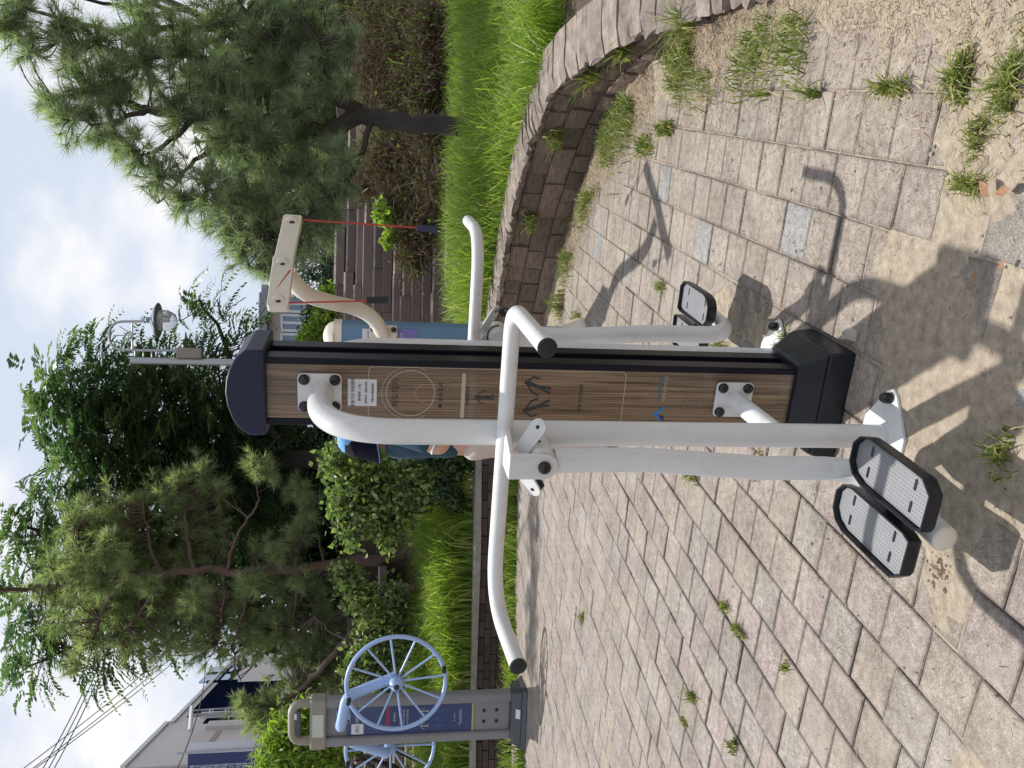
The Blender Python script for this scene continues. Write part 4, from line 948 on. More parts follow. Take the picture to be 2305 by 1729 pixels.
# --- right hand pine, near
Yp = 8.6
base = ground(965, 268, .5); base = Vector((at(965, 268, Yp).x, Yp, .55))
T = [(1000, 268), (900, 268), (830, 262), (775, 240)]
limbs = [limb([(1040, 270), (905, 268), (830, 262), (770, 245)], Yp, Yp, .105, .09, 1),
         limb([(775, 250), (700, 285), (600, 262), (500, 250), (420, 255), (320, 236), (250, 215), (190, 185)], Yp, 8.2, .09, .02, 2),
         limb([(775, 240), (720, 205), (640, 190), (560, 130), (480, 60), (400, 20), (280, -40)], Yp, 8.9, .08, .03, 3),
         limb([(800, 262), (790, 300), (770, 360), (745, 410), (700, 452), (640, 480), (590, 520)], Yp, 8.1, .035, .008, 4),
         limb([(700, 285), (640, 330), (600, 380), (560, 420), (480, 400), (420, 430)], Yp, 8.0, .045, .010, 5),
         limb([(600, 262), (560, 300), (480, 310), (420, 345), (380, 400), (340, 440)], 8.5, 8.0, .04, .008, 6),
         limb([(420, 255), (370, 300), (330, 330), (300, 335), (270, 300)], 8.3, 8.0, .03, .006, 7),
         limb([(320, 236), (260, 260), (200, 270), (130, 230)], 8.2, 8.0, .028, .006, 8),
         limb([(250, 215), (190, 200), (140, 205), (90, 215)], 8.2, 8.1, .025, .006, 9),
         limb([(560, 130), (480, 150), (400, 120), (300, 130), (200, 100), (130, 90)], 8.7, 8.2, .045, .008, 10),
         limb([(640, 190), (600, 110), (540, 40), (500, -20)], 8.8, 8.4, .035, .01, 11),
         limb([(480, 60), (380, 60), (260, 70), (150, 40), (60, 20), (0, 10)], 8.8, 8.0, .04, .008, 12),
         limb([(400, 20), (250, 10), (120, -20)], 8.8, 8.2, .03, .01, 13),
         limb([(720, 205), (700, 150), (690, 90), (650, 40)], 8.6, 8.3, .03, .008, 14)]
blobs = [(190, 200, 70, 8.1, .8), (110, 215, 40, 8.1), (150, 260, 55, 8.0), (240, 170, 60, 8.2), (230, 290, 60, 8.1), (290, 330, 55, 8.0), (340, 385, 55, 8.0), (390, 430, 45, 8.0),
         (300, 130, 80, 8.3), (400, 110, 95, 8.6), (200, 90, 60, 8.2), (120, 60, 50, 8.0), (40, 20, 55, 8.0), (20, 60, 30, 8.0), (480, 50, 90, 8.8), (560, 110, 95, 8.8), (640, 90, 80, 8.8), (300, 30, 70, 8.4),
         (420, 190, 90, 8.4), (500, 220, 95, 8.4), (560, 190, 85, 8.6), (620, 180, 85, 8.8), (480, 300, 70, 8.3), (560, 330, 80, 8.3), (640, 300, 80, 8.5), (440, 400, 60, 8.0), (500, 420, 60, 8.0), (560, 430, 75, 8.2),
         (640, 400, 80, 8.4), (660, 480, 75, 8.3), (560, 500, 70, 8.2), (600, 560, 55, 8.3), (480, 480, 60, 8.1), (520, 540, 50, 8.2), (690, 300, 50, 8.8), (670, 50, 70, 9.0), (700, 420, 50, 8.6), (600, 30, 70, 8.7), (380, 250, 60, 8.3), (730, 330, 40, 8.2), (740, 400, 45, 8.2), (700, 180, 50, 8.4), (690, 120, 50, 8.5), (720, 470, 36, 8.2), (640, 240, 60, 8.3), (540, 270, 60, 8.2), (60, 110, 40, 8), (30, 60, 40, 8), (750, 350, 34, 8.1), (700, 500, 36, 8.2), (640, 540, 40, 8.2), (745, 180, 34, 8.3), (750, 90, 40, 8.4), (560, 580, 34, 8.3), (150, 130, 40, 8.1), (250, 220, 40, 8.1)]
P, D = blob_pts(blobs, 2300, shell=.2); ok = ~((P[:, 2] < 1.8) & (P[:, 0] > 2.0)); P, D = P[ok], D[ok]
tree('pine_tree', 'long-needled pine with dark forked trunk rising from the grass of the curved planter', 'tree', base, limbs, [needles(P, D, 54, .175, .0030, 1.0)], needle, bark_dark, P, .005, 1)

# --- left pine behind the planter
Yq = 12.2
base = Vector((at(880, 1195, Yq).x, Yq, .95))
limbs = [limb([(945, 1195), (870, 1197), (800, 1212), (700, 1222), (560, 1232), (420, 1236), (300, 1236), (200, 1240), (110, 1255), (60, 1275)], Yq, Yq, .105, .014, 21), limb([(60, 1275), (-40, 1270), (-110, 1300), (-120, 1400), (-115, 1480)], Yq, 10.4, .03, .008, 33), limb([(-60, 1270), (-110, 1220), (-115, 1120)], 11.5, 10.3, .025, .008, 34),
         limb([(490, 1232), (500, 1190), (515, 1150), (545, 1110), (560, 1080), (550, 1020)], Yq, 11.8, .03, .008, 22),
         limb([(360, 1236), (330, 1280), (300, 1330), (255, 1380)], Yq, 12.4, .035, .01, 23), limb([(480, 1236), (485, 1290), (480, 1340), (470, 1390)], Yq, 12.6, .025, .008, 24),
         limb([(350, 1236), (330, 1200), (320, 1150), (310, 1090)], Yq, 12.5, .035, .01, 25), limb([(420, 1236), (410, 1180), (400, 1120), (390, 1060)], Yq, 12.6, .035, .01, 26),
         limb([(640, 1226), (650, 1170), (660, 1110), (655, 1060)], Yq, 12.0, .025, .008, 27), limb([(640, 1225), (640, 1300), (620, 1370)], Yq, 12.7, .03, .008, 28),
         limb([(260, 1236), (230, 1300), (200, 1380), (190, 1440)], Yq, 12.4, .03, .008, 29), limb([(200, 1240), (170, 1200), (160, 1150)], Yq, 12.4, .025, .008, 30),
         limb([(560, 1232), (530, 1300), (500, 1400), (520, 1470)], Yq, 12.7, .03, .008, 31), limb([(700, 1222), (690, 1160), (680, 1120)], Yq, 12.2, .02, .006, 32)]
blobs = [(190, 1180, 70, 12.7), (170, 1120, 55, 12.7), (250, 1120, 70, 12.7), (260, 1190, 70, 12.8), (310, 1085, 48, 12.7), (375, 1060, 52, 12.6), (400, 1110, 60, 12.7), (432, 1028, 40, 12.5), (470, 1060, 38, 12.6), (455, 1150, 55, 12.8),
         (548, 1008, 36, 11.8), (580, 1025, 28, 11.8), (645, 1060, 40, 12.0), (665, 1105, 40, 12.0), (640, 1150, 40, 12.2), (690, 1275, 45, 12.7), (600, 1275, 55, 12.7), (520, 1300, 55, 12.7), (440, 1310, 65, 12.8), (340, 1300, 65, 12.8),
         (270, 1300, 60, 12.7), (200, 1300, 60, 12.6), (130, 1275, 45, 12.6), (60, 1265, 32, 12.4), (190, 1390, 45, 12.4), (160, 1430, 30, 12.4), (280, 1380, 55, 12.6), (360, 1385, 60, 12.6), (450, 1380, 60, 12.6), (530, 1380, 65, 12.7), (620, 1370, 65, 12.7),
         (690, 1350, 50, 12.7), (610, 1195, 34, 12.7), (560, 1190, 30, 12.7), (330, 1200, 55, 12.9), (400, 1200, 45, 12.9), (110, 1230, 42, 11.9), (170, 1225, 46, 11.8), (215, 1262, 40, 11.8), (265, 1225, 40, 11.8), (320, 1262, 34, 11.8), (130, 1330, 40, 12.1), (230, 1180, 40, 11.9), (420, 1290, 36, 11.8), (595, 1200, 30, 11.8), (540, 1262, 36, 11.8), (650, 1255, 30, 11.9), (-110, 1130, 55, 10.3), (-115, 1230, 55, 10.4), (-120, 1310, 55, 10.4), (-115, 1400, 60, 10.4), (-110, 1480, 50, 10.4)]
P, D = blob_pts(blobs, 2250, shell=.3)
tree('pine_tree', 'tall slender red-barked pine behind the spoked wheels on the left', 'tree', base, limbs, [needles(P, D, 42, .17, .0036, 1.0)], needle_w, bark_red, P, .006, 2)

# --- leaning trunk by the wheel
base = Vector((at(880, 1275, 10.9).x, 10.9, .5))
limbs = [limb([(940, 1255), (880, 1280), (840, 1308), (790, 1345), (750, 1380), (715, 1420), (660, 1480), (600, 1530)], 11.1, 11.9, .075, .03, 41), limb([(800, 1340), (810, 1380), (780, 1430)], 11.2, 11.8, .02, .008, 42), limb([(750, 1380), (720, 1370), (680, 1330)], 11.3, 12.2, .02, .008, 43)]
blobs = [(690, 1470, 60, 12.1), (630, 1510, 60, 12.0), (710, 1400, 50, 12.3), (760, 1320, 40, 12.3), (570, 1545, 50, 11.9), (735, 1440, 45, 12.1), (520, 1520, 32, 11.9), (545, 1560, 28, 11.9), (650, 1420, 60, 12.3), (600, 1580, 36, 11.9)]
P, D = blob_pts(blobs, 560, shell=.2)
tree('leaning_pine', 'small pine with bare leaning trunk slanting toward the blue wheel', 'tree', base, limbs, [needles(P, D, 44, .16, .0036, 1.0)], needle_w, bark, P, .006, 2)

# --- big pinnate-leaved tree
Yb = 14.5
base = Vector((at(700, 1010, Yb).x, Yb, 2.0))
limbs = [limb([(860, 1010), (600, 1000), (450, 980), (330, 930), (220, 880), (150, 850)], Yb, Yb, .18, .03, 51), limb([(600, 1000), (480, 900), (400, 820), (340, 780)], Yb, 14, .09, .02, 52), limb([(600, 1000), (480, 1080), (300, 1130), (120, 1150), (50, 1140)], Yb, 14, .10, .02, 53),
         limb([(640, 1000), (560, 900), (500, 800), (470, 700), (430, 650)], Yb, 14, .07, .015, 54), limb([(450, 980), (300, 1000), (200, 1000), (110, 1010)], Yb, 14.2, .06, .012, 55), limb([(500, 1040), (350, 1200), (250, 1330), (150, 1400), (60, 1440)], Yb, 14, .07, .015, 56), limb([(180, 1000), (80, 1020), (40, 1040)], Yb, 14.2, .02, .005, 57)]
blobs = [(130, 830, 60, 14), (110, 900, 50, 14), (200, 800, 60, 14), (190, 900, 80, 14), (180, 1000, 70, 14), (280, 840, 85, 14.2), (280, 950, 100, 14.4), (290, 1060, 90, 14.4), (130, 1090, 60, 14), (60, 1130, 50, 14), (160, 1170, 70, 14), (30, 1180, 40, 14),
         (380, 830, 80, 14.2), (390, 930, 110, 14.6), (380, 1050, 100, 14.6), (480, 850, 70, 14.2), (480, 960, 110, 14.8), (520, 1060, 110, 14.8), (560, 1000, 90, 14.8), (240, 1240, 90, 14.3), (150, 1330, 70, 14), (70, 1300, 55, 14), (90, 1420, 55, 14), (30, 1390, 35, 14), (330, 1200, 90, 14.5), (420, 1180, 100, 14.6),
         (330, 1330, 85, 14.3), (230, 1390, 60, 14), (440, 780, 45, 14), (420, 700, 26, 14, 1.2, .8), (400, 650, 14, 14, 1.4, 1.5), (470, 690, 24, 14, 1, .8), (450, 660, 14, 14, 1.3, 1.5), (500, 710, 26, 14), (480, 640, 12, 14, 1.2, 1.5), (530, 750, 40, 14.2), (350, 770, 40, 14), (540, 930, 90, 15), (600, 1080, 90, 15), (600, 980, 80, 15)]
P2, D2 = blob_pts([(q[0] + 14, q[1], q[2] * .62, q[3] + .5) for q in blobs if q[2] > 65 and q[1] < 1240], 9500, shell=.05); P, D = blob_pts(blobs, 4600, shell=.35); D = unit(D + .5 * rnd_dir(len(D))); D[:, 2] *= .55; D = unit(D)
tree('broadleaf_tree', 'big dense tree with feathery compound leaves filling the middle behind the pillar', 'tree', base, limbs, [pinnate(P, D, .46, 8, .13), cards(P2, .16, RNG, .3, .42)], broad, bark_dark, P, .008, 4)

# --- dark inner trees further back: fill behind the crowns
def leafy(name, label, cat, base_, blobs, n, size, lmat, bmat=bark_dark, asp=.5, limbs=None, shell=.3, rng=RNG, group=None, up=.3, every=4):
    P, D = blob_pts(blobs, n, rng, shell)
    ok = P[:, 2] > base_.z + .02; P = P[ok]
    b0 = blobs[len(blobs) // 2]
    if limbs is None:
        limbs = []
        for b_ in blobs[::max(1, len(blobs) // 5)]:
            c = at(b_[0], b_[1], b_[3]); limbs.append((wig([base_, base_.lerp(c, .4) + Vector((0, 0, .05)), c], .06, int(b_[0])), .03, .008))
    return tree(name, label, cat, base_, limbs, [cards(P, size, rng, up, asp)], lmat, bmat, P, .004, every, group)
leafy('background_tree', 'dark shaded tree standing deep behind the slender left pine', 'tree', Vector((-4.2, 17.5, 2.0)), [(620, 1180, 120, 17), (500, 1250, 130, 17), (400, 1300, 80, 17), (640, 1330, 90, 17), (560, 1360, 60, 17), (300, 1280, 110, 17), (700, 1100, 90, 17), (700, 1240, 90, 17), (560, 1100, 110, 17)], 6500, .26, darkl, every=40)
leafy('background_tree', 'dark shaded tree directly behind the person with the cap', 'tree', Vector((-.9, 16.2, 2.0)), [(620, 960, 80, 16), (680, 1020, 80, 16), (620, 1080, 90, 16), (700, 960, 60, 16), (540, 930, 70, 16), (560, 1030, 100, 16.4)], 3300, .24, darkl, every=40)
leafy('juniper_tree', 'dark blue-green conifer at the top of the slab wall beside the red rope', 'tree', Vector((2.0, 13.2, 2.0)), [(700, 560, 60, 12.8), (760, 560, 60, 12.8), (780, 610, 45, 12.8), (720, 620, 55, 12.9), (660, 590, 50, 13), (640, 520, 60, 13), (790, 520, 40, 12.7)], 5200, .07, leafmat('juniper_sprays', (.014, .034, .026), (.045, .085, .05), .2, .5), asp=.35, shell=.15, every=30)
leafy('background_tree', 'green tree behind the right pine, above the timber edging', 'tree', Vector((3.6, 15, 2.0)), [(640, 330, 110, 14.5), (560, 420, 100, 14.5), (660, 160, 110, 14.5), (600, 60, 110, 14.5), (690, 60, 70, 14.5), (500, 150, 80, 14.5), (480, 300, 60, 14.5), (690, 420, 70, 14)], 5500, .20, leafmat('grey_green_leaves', (.025, .05, .03), (.085, .13, .06), .35, .5), every=40)
leafy('garden_tree', 'small bluish tree in front of the distant apartment windows', 'tree', Vector((3.4, 24, 2.0)), [(680, 690, 38, 23), (700, 660, 34, 23), (690, 725, 36, 23), (715, 690, 40, 23), (660, 745, 24, 23)], 2400, .2, darkl, every=30)
leafy('yellow_green_shrub', 'light yellow-green shrub growing over the slab wall beside the dome cap', 'shrub', Vector((1.15, 12.9, 2.0)), [(700, 650, 32, 12.6), (720, 690, 36, 12.5), (690, 705, 32, 12.5), (670, 725, 26, 12.4), (728, 630, 26, 12.6), (735, 720, 26, 12.4), (650, 735, 16, 12.4)], 2300, .10, brightl, asp=.34, every=12)
leafy('yellow_green_shrub', 'bright yellow-green shrub in front of the pale building, left of the wheels', 'shrub', Vector((-5.3, 11.0, .9)), [(625, 1570, 45, 10.6), (650, 1605, 52, 10.6), (610, 1640, 50, 10.6), (590, 1600, 36, 10.6), (660, 1550, 40, 10.6), (690, 1640, 55, 10.6), (700, 1575, 40, 10.6), (600, 1690, 45, 10.6), (570, 1640, 25, 10.6), (740, 1600, 40, 10.6)], 4400, .12, brightl, asp=.3, every=14)
leafy('leafy_shrub', 'ivy-like shrub with broad glossy leaves beside the person', 'shrub', Vector((-1.55, 10.4, .5)), [(720, 1000, 45, 10), (760, 1040, 55, 10), (740, 1090, 50, 10), (800, 1000, 50, 10), (830, 1060, 55, 10), (800, 1110, 55, 10), (760, 1140, 45, 10), (870, 1010, 45, 9.9), (880, 1090, 45, 9.9), (840, 1150, 40, 10), (900, 1040, 40, 9.8)], 4600, .085, bushl, asp=.72, every=9)
leafy('leafy_shrub', 'low dark-leaved shrub at the planter edge under the crossbar', 'shrub', Vector((-.75, 9.9, .42)), [(930, 985, 40, 9.75), (975, 1010, 36, 9.7), (960, 1055, 36, 9.75), (990, 1085, 26, 9.8), (1000, 985, 34, 9.8)], 1900, .075, leafmat('deep_green_leaves', (.02, .045, .018), (.08, .13, .05), .35, .4), asp=.6, every=9)
leafy('leafy_shrub', 'loose shrub between the red-barked pine and the leaning trunk', 'shrub', Vector((-3.2, 10.9, .5)), [(760, 1270, 45, 10.8), (790, 1300, 50, 10.8), (830, 1350, 50, 10.8), (790, 1400, 50, 10.7), (830, 1440, 45, 10.7), (760, 1450, 40, 10.7), (850, 1280, 36, 10.8), (810, 1500, 50, 10.7), (850, 1400, 40, 10.7), (740, 1240, 36, 10.9)], 3400, .08, bushl, asp=.6, every=9)
leafy('leafy_shrub', 'dark shrub behind the left hand wheel, at the picture edge', 'shrub', Vector((-5.4, 11.2, .5)), [(730, 1620, 40, 11), (720, 1690, 50, 11), (790, 1690, 30, 11), (860, 1700, 40, 11), (780, 1560, 30, 11)], 1500, .09, bushl, asp=.6, every=9)
leafy('vine_shrub', 'bright vine leaves hanging over the dry brush beside the right hand red rope', 'vine', Vector((2.1, 10.6, .7)), [(830, 470, 26, 10.2), (850, 490, 24, 10.2), (870, 510, 22, 10.1), (880, 545, 18, 10.1), (840, 520, 20, 10.1), (900, 470, 18, 10.1), (820, 440, 16, 10.2)], 420, .10, brightl, asp=.7, every=3)

def blades(P, Ln, w, rng=RNG, lean=.45, droop=.35):
    n = len(P); L_ = Ln * rng.uniform(.45, 1.2, (n, 1)); a = rng.uniform(0, 2 * np.pi, n); h = np.stack([np.cos(a), np.sin(a), np.zeros(n)], 1); le = lean * rng.uniform(.1, 1.2, (n, 1))
    s = np.stack([-np.sin(a), np.cos(a), np.zeros(n)], 1); b_ = rng.uniform(0, 2 * np.pi, n); s = unit(s * np.cos(b_)[:, None] + h * np.sin(b_)[:, None]) * w * rng.uniform(.6, 1.3, (n, 1)); z = np.array([[0, 0, 1.]])
    p1 = P + L_ * (.45 * z + .15 * le * h); p2 = P + L_ * (.80 * z + .5 * le * h - droop * .10 * z); p3 = P + L_ * ((1 - droop * .5 * np.minimum(le, 1)) * z + 1.05 * le * h)
    V = np.stack([P - s, P + s, p1 - s * .9, p1 + s * .9, p2 - s * .6, p2 + s * .6, p3], 1).reshape(-1, 3); k = np.arange(n)[:, None] * 7
    F = np.concatenate([k + np.array([[0, 1, 3]]), k + np.array([[0, 3, 2]]), k + np.array([[2, 3, 5]]), k + np.array([[2, 5, 4]]), k + np.array([[4, 5, 6]])]); r_ = rng.uniform(0, .95, n); r_[rng.uniform(0, 1, n) > .93] = 1.0
    return V, F, np.tile(r_, 5)
# --- dry brush on the bank
def strands(P0, n, Ln, w, rng=RNG, up=1.0, droop=.6):
    """loose bent stems: 3 segments"""
    i = rng.integers(0, len(P0), n); a = P0[i] + rng.normal(size=(n, 3)) * .03; d = rnd_dir(n, rng); d[:, 2] = np.abs(d[:, 2]) * up; d = unit(d); L_ = Ln * rng.uniform(.4, 1.3, (n, 1))
    s = unit(np.cross(d, rnd_dir(n, rng))) * w; V = []; 
    p1 = a + d * L_ * .4; p2 = a + d * L_ * .75; p3 = a + d * L_; p2[:, 2] -= droop * .2 * L_[:, 0]; p3[:, 2] -= droop * .55 * L_[:, 0]
    V = np.stack([a - s, a + s, p1 - s, p1 + s, p2 - s * .8, p2 + s * .8, p3], 1).reshape(-1, 3); k = np.arange(n)[:, None] * 7
    F = np.concatenate([k + np.array([[0, 1, 3]]), k + np.array([[0, 3, 2]]), k + np.array([[2, 3, 5]]), k + np.array([[2, 5, 4]]), k + np.array([[4, 5, 6]])]); r_ = rng.uniform(0, 1, n)
    return V, F, np.tile(r_, 5)
P, D = blob_pts([(800, 40, 45, 10.9), (830, 60, 60, 10.6), (880, 60, 60, 10.2), (930, 60, 50, 9.6), (805, 140, 42, 10.9), (840, 150, 70, 10.6), (900, 160, 60, 10.2), (940, 130, 45, 9.7), (812, 220, 40, 10.9), (860, 230, 60, 10.5), (920, 220, 50, 10.0), (815, 330, 40, 11), (850, 350, 60, 10.6), (910, 350, 55, 10.2), (860, 430, 50, 10.4), (910, 440, 50, 10.2), (900, 510, 45, 10.1), (930, 480, 45, 10.0), (950, 400, 30, 9.6), (800, 400, 36, 11.2), (900, 560, 36, 10.2), (930, 300, 40, 9.7)], 2600, shell=.1)
V1 = strands(P, 26000, .36, .0030); V2 = cards(P[RNG.integers(0, len(P), 7000)] + RNG.normal(size=(7000, 3)) * .12, .05, RNG, .3, .55)
V, F, A = merge([V1, V2]); A[len(V1[1]):] = A[len(V1[1]):] * .85
Pg = P[(vnoise(P[:, 0], P[:, 2] * 3, 1.7, 33) > .5)]; Pg = Pg[RNG.integers(0, len(Pg), 2600)] + RNG.normal(size=(2600, 3)) * .08
W1 = blades(Pg, .26, .005, lean=1.3, droop=.8); W2 = cards(Pg[:1500] + RNG.normal(size=(1500, 3)) * .1, .06, RNG, .3, .6); W_ = merge([W1, W2])
tag(link('bank_weeds', np_mesh('bank_weeds', *W_), leafmat('bank_weed_leaves', (.06, .09, .025), (.20, .24, .08), .4, .5)), 'green weeds growing through the dry brush on the bank', 'weeds', kind='stuff')
tag(link('dry_brush', np_mesh('dry_brush', V, F, A), drym), 'tangled brown dead vines and stems covering the bank behind the right pine', 'brush', kind='stuff')

# --- grass
def hgt(x, y):
    h = terrain_h(x, y); c = np.interp(y, np.array([w[1] for w in wall_pts])[::-1], np.array([w[0] for w in wall_pts])[::-1]); hh = np.interp(y, np.array([w[1] for w in wall_pts])[::-1], np.array([w[2] for w in wall_pts])[::-1])
    return np.where(y < 8.4, np.minimum(h, hh - .05 + .10 * np.clip(x - c - .4, 0, 3)), h)
n = 60000; x = RNG.uniform(.3, 5.2, n); y = RNG.uniform(3.2, 9.7, n)
cw = np.interp(y, np.array([w[1] for w in wall_pts])[::-1], np.array([w[0] for w in wall_pts])[::-1]); cw = np.where(y > 8.4, .5, cw)
dwall = np.full(n, 9.0)
for q in Wq: dwall = np.minimum(dwall, np.hypot(x - q[0], y - q[1]))
den = vnoise(x, y, 1.7, 9)
ok = (x > cw + .2) & (dwall > .27 - .12 * den) & (RNG.uniform(0, 1, n) < (.35 + den) * np.where(y < 4.8, .35, 1)) & ~((np.abs(x - 2.1) < .35) & (y < 5.2))
x, y = x[ok], y[ok]; P = np.stack([x, y, hgt(x, y)], 1)
Lg = (.22 + .34 * vnoise(x, y, 1.3, 10) + np.where(y > 7.2, .08, 0))[:, None]
V, F, A = blades(P, Lg, .0050, lean=.95); tag(link('tall_grass', np_mesh('tall_grass', V, F, A), grassm), 'tall bright green grass inside the curved planter', 'grass', kind='stuff')
n = 42000; x = RNG.uniform(-6.2, -.3, n); y = RNG.uniform(9.72, 11.2, n); den = vnoise(x, y, 1.5, 12); ok = (RNG.uniform(0, 1, n) < .3 + .9 * den) & ((x < -1.55) | (RNG.uniform(0, 1, n) < .10)); x, y = x[ok], y[ok]
P = np.stack([x, y, terrain_h(x, y) + .01], 1); Lg = (.28 + .46 * vnoise(x, y, 1.2, 13) + .10 * (y - 9.9))[:, None]
V, F, A = blades(P, Lg, .0075, lean=.95); tag(link('tall_grass', np_mesh('tall_grass', V, F, A), grassm), 'tall bright green grass behind the low dark brick wall on the left', 'grass', kind='stuff')
# grass strip at the foot of the walls
n = 5200; x = RNG.uniform(-6, -.2, n); y = 9.32 + RNG.normal(size=n) * .10 - np.where(x < -2.6, (-2.6 - x) * .62, 0) * (RNG.uniform(0, 1, n) < .75); ok = vnoise(x, y, 2.3, 14) > .3; x, y = x[ok], y[ok]
P = np.stack([x, y, x * 0 - .01], 1); V, F, A = blades(P, .17, .006, lean=.9)
tag(link('edge_grass', np_mesh('edge_grass', V, F, A), grassm), 'ragged grass strip along the far edge of the paving', 'grass', kind='stuff')
# weeds and litter along the curved wall
s = RNG.uniform(0, len(Wq) - 1.01, 11000); i = s.astype(int); base_p = Wq[i, :2] + (Wq[np.minimum(i + 1, len(Wq) - 1), :2] - Wq[i, :2]) * (s - i)[:, None]
nr = np.stack([-(Wq[np.minimum(i + 1, len(Wq) - 1), 1] - Wq[i, 1]), Wq[np.minimum(i + 1, len(Wq) - 1), 0] - Wq[i, 0]], 1); nr = nr / (np.linalg.norm(nr, axis=1, keepdims=True) + 1e-9)
off = -np.abs(RNG.normal(size=(len(s), 1))) * .15 - .02; xy = base_p + nr * off; ok = vnoise(xy[:, 0], xy[:, 1], 3.1, 17) > np.where(xy[:, 1] > 6.3, .56, np.where(xy[:, 1] > 4.9, .44, np.where(xy[:, 1] > 4.2, .62, np.where(xy[:, 1] > 3.1, .46, .80)))); xy = xy[ok]
P = np.c_[xy, np.full(len(xy), .015)]; V, F, A = blades(P, .10, .0030, lean=1.5, droop=.9)
tag(link('wall_weeds', np_mesh('wall_weeds', V, F, A), weedm), 'thin weeds sprouting at the foot of the curved planter wall', 'weeds', kind='stuff')
off = -np.abs(RNG.normal(size=(24000, 1))) * .22 + .0; s = RNG.uniform(0, len(Wq) - 1.01, 24000); i = s.astype(int); j = np.minimum(i + 1, len(Wq) - 1)
nr = np.stack([-(Wq[j, 1] - Wq[i, 1]), Wq[j, 0] - Wq[i, 0]], 1); nr /= np.linalg.norm(nr, axis=1, keepdims=True) + 1e-9
xy = Wq[i, :2] + (Wq[j, :2] - Wq[i, :2]) * (s - i)[:, None] + nr * off; ok = (vnoise(xy[:, 0], xy[:, 1], 2.5, 19) > .35) & ((xy[:, 1] > 3.3) | (RNG.uniform(0, 1, len(xy)) < .6)); xy = xy[ok]
P = np.c_[xy, .032 * np.exp(-(off[ok][:, 0] / .27) ** 2) + RNG.uniform(0, .012, len(xy))]
n = len(P); a = RNG.uniform(0, 6.28, n); d = np.stack([np.cos(a), np.sin(a), RNG.uniform(-.1, .25, n)], 1); L_ = RNG.uniform(.008, .045, (n, 1)) * np.where(P[:, 1:2] < 3.4, .65, 1); s_ = np.stack([-np.sin(a), np.cos(a), np.zeros(n)], 1) * RNG.uniform(.0007, .0024, (n, 1))
V = np.stack([P - s_, P + s_, P + d * L_ + s_ * .4, P + d * L_ - s_ * .4], 1).reshape(-1, 3); F = np.arange(len(V)).reshape(-1, 4)
tag(link('plant_litter', np_mesh('plant_litter', V, F, RNG.uniform(0, 1, n)), leafmat('litter', (.12, .065, .045), (.42, .33, .22), .1, .9)), 'dry needles and leaf litter drifted along the curved wall', 'litter', kind='stuff')
# plants growing out of the wall joints and straggling over the coping
def tuft(label, x, y, z, n, Ln, w, r, m=None, lean=1.1, name='weed_tuft', group=None):
    rr = np.random.default_rng(int(abs(x * 7919 + y * 104729) * 10) % 99991); kind = rr.integers(0, 3); ax = ES if rr.random() < .6 else EB; k = rr.uniform(.9, 1.25)
    q = rr.normal(size=(n, 1)) * r * k * np.array([[ax.x, ax.y, 0]]) + rr.normal(size=(n, 3)) * np.array([[r * .45, r * .45, 0]]); q[:, 2] = 0
    dist = np.linalg.norm(q, axis=1, keepdims=True) / (r * k + 1e-6)
    V, F, A = blades(q, Ln * (1.15 - .35 * np.minimum(dist, 2)) * rr.uniform(.8, 1.2), w * (.8 if kind == 0 else 1.25 if kind == 1 else 1.0), rr, lean=lean * rr.uniform(.7, 1.3), droop=rr.uniform(.4, .9)); parts = [(V, F, A)]
    if kind == 1: parts.append(cards(q[:n // 3] + rr.normal(size=(n // 3, 3)) * np.array([[.01, .01, .006]]) + np.array([[0, 0, Ln * .25]]), Ln * .28, rr, .8, .45))
    parts.append(blades(q[:n // 4], Ln * .7, w * .7, rr, lean=1.6, droop=1.0)); nl = len(parts[-1][2]); parts[-1] = (parts[-1][0], parts[-1][1], np.full(nl, 1.0))
    V, F, A = merge(parts)
    return tag(link(name, np_mesh('blades', V, F, A), m or weedm, loc=(x, y, z)), label, 'weed', group)
G_ = lambda x, y: ground(x, y)
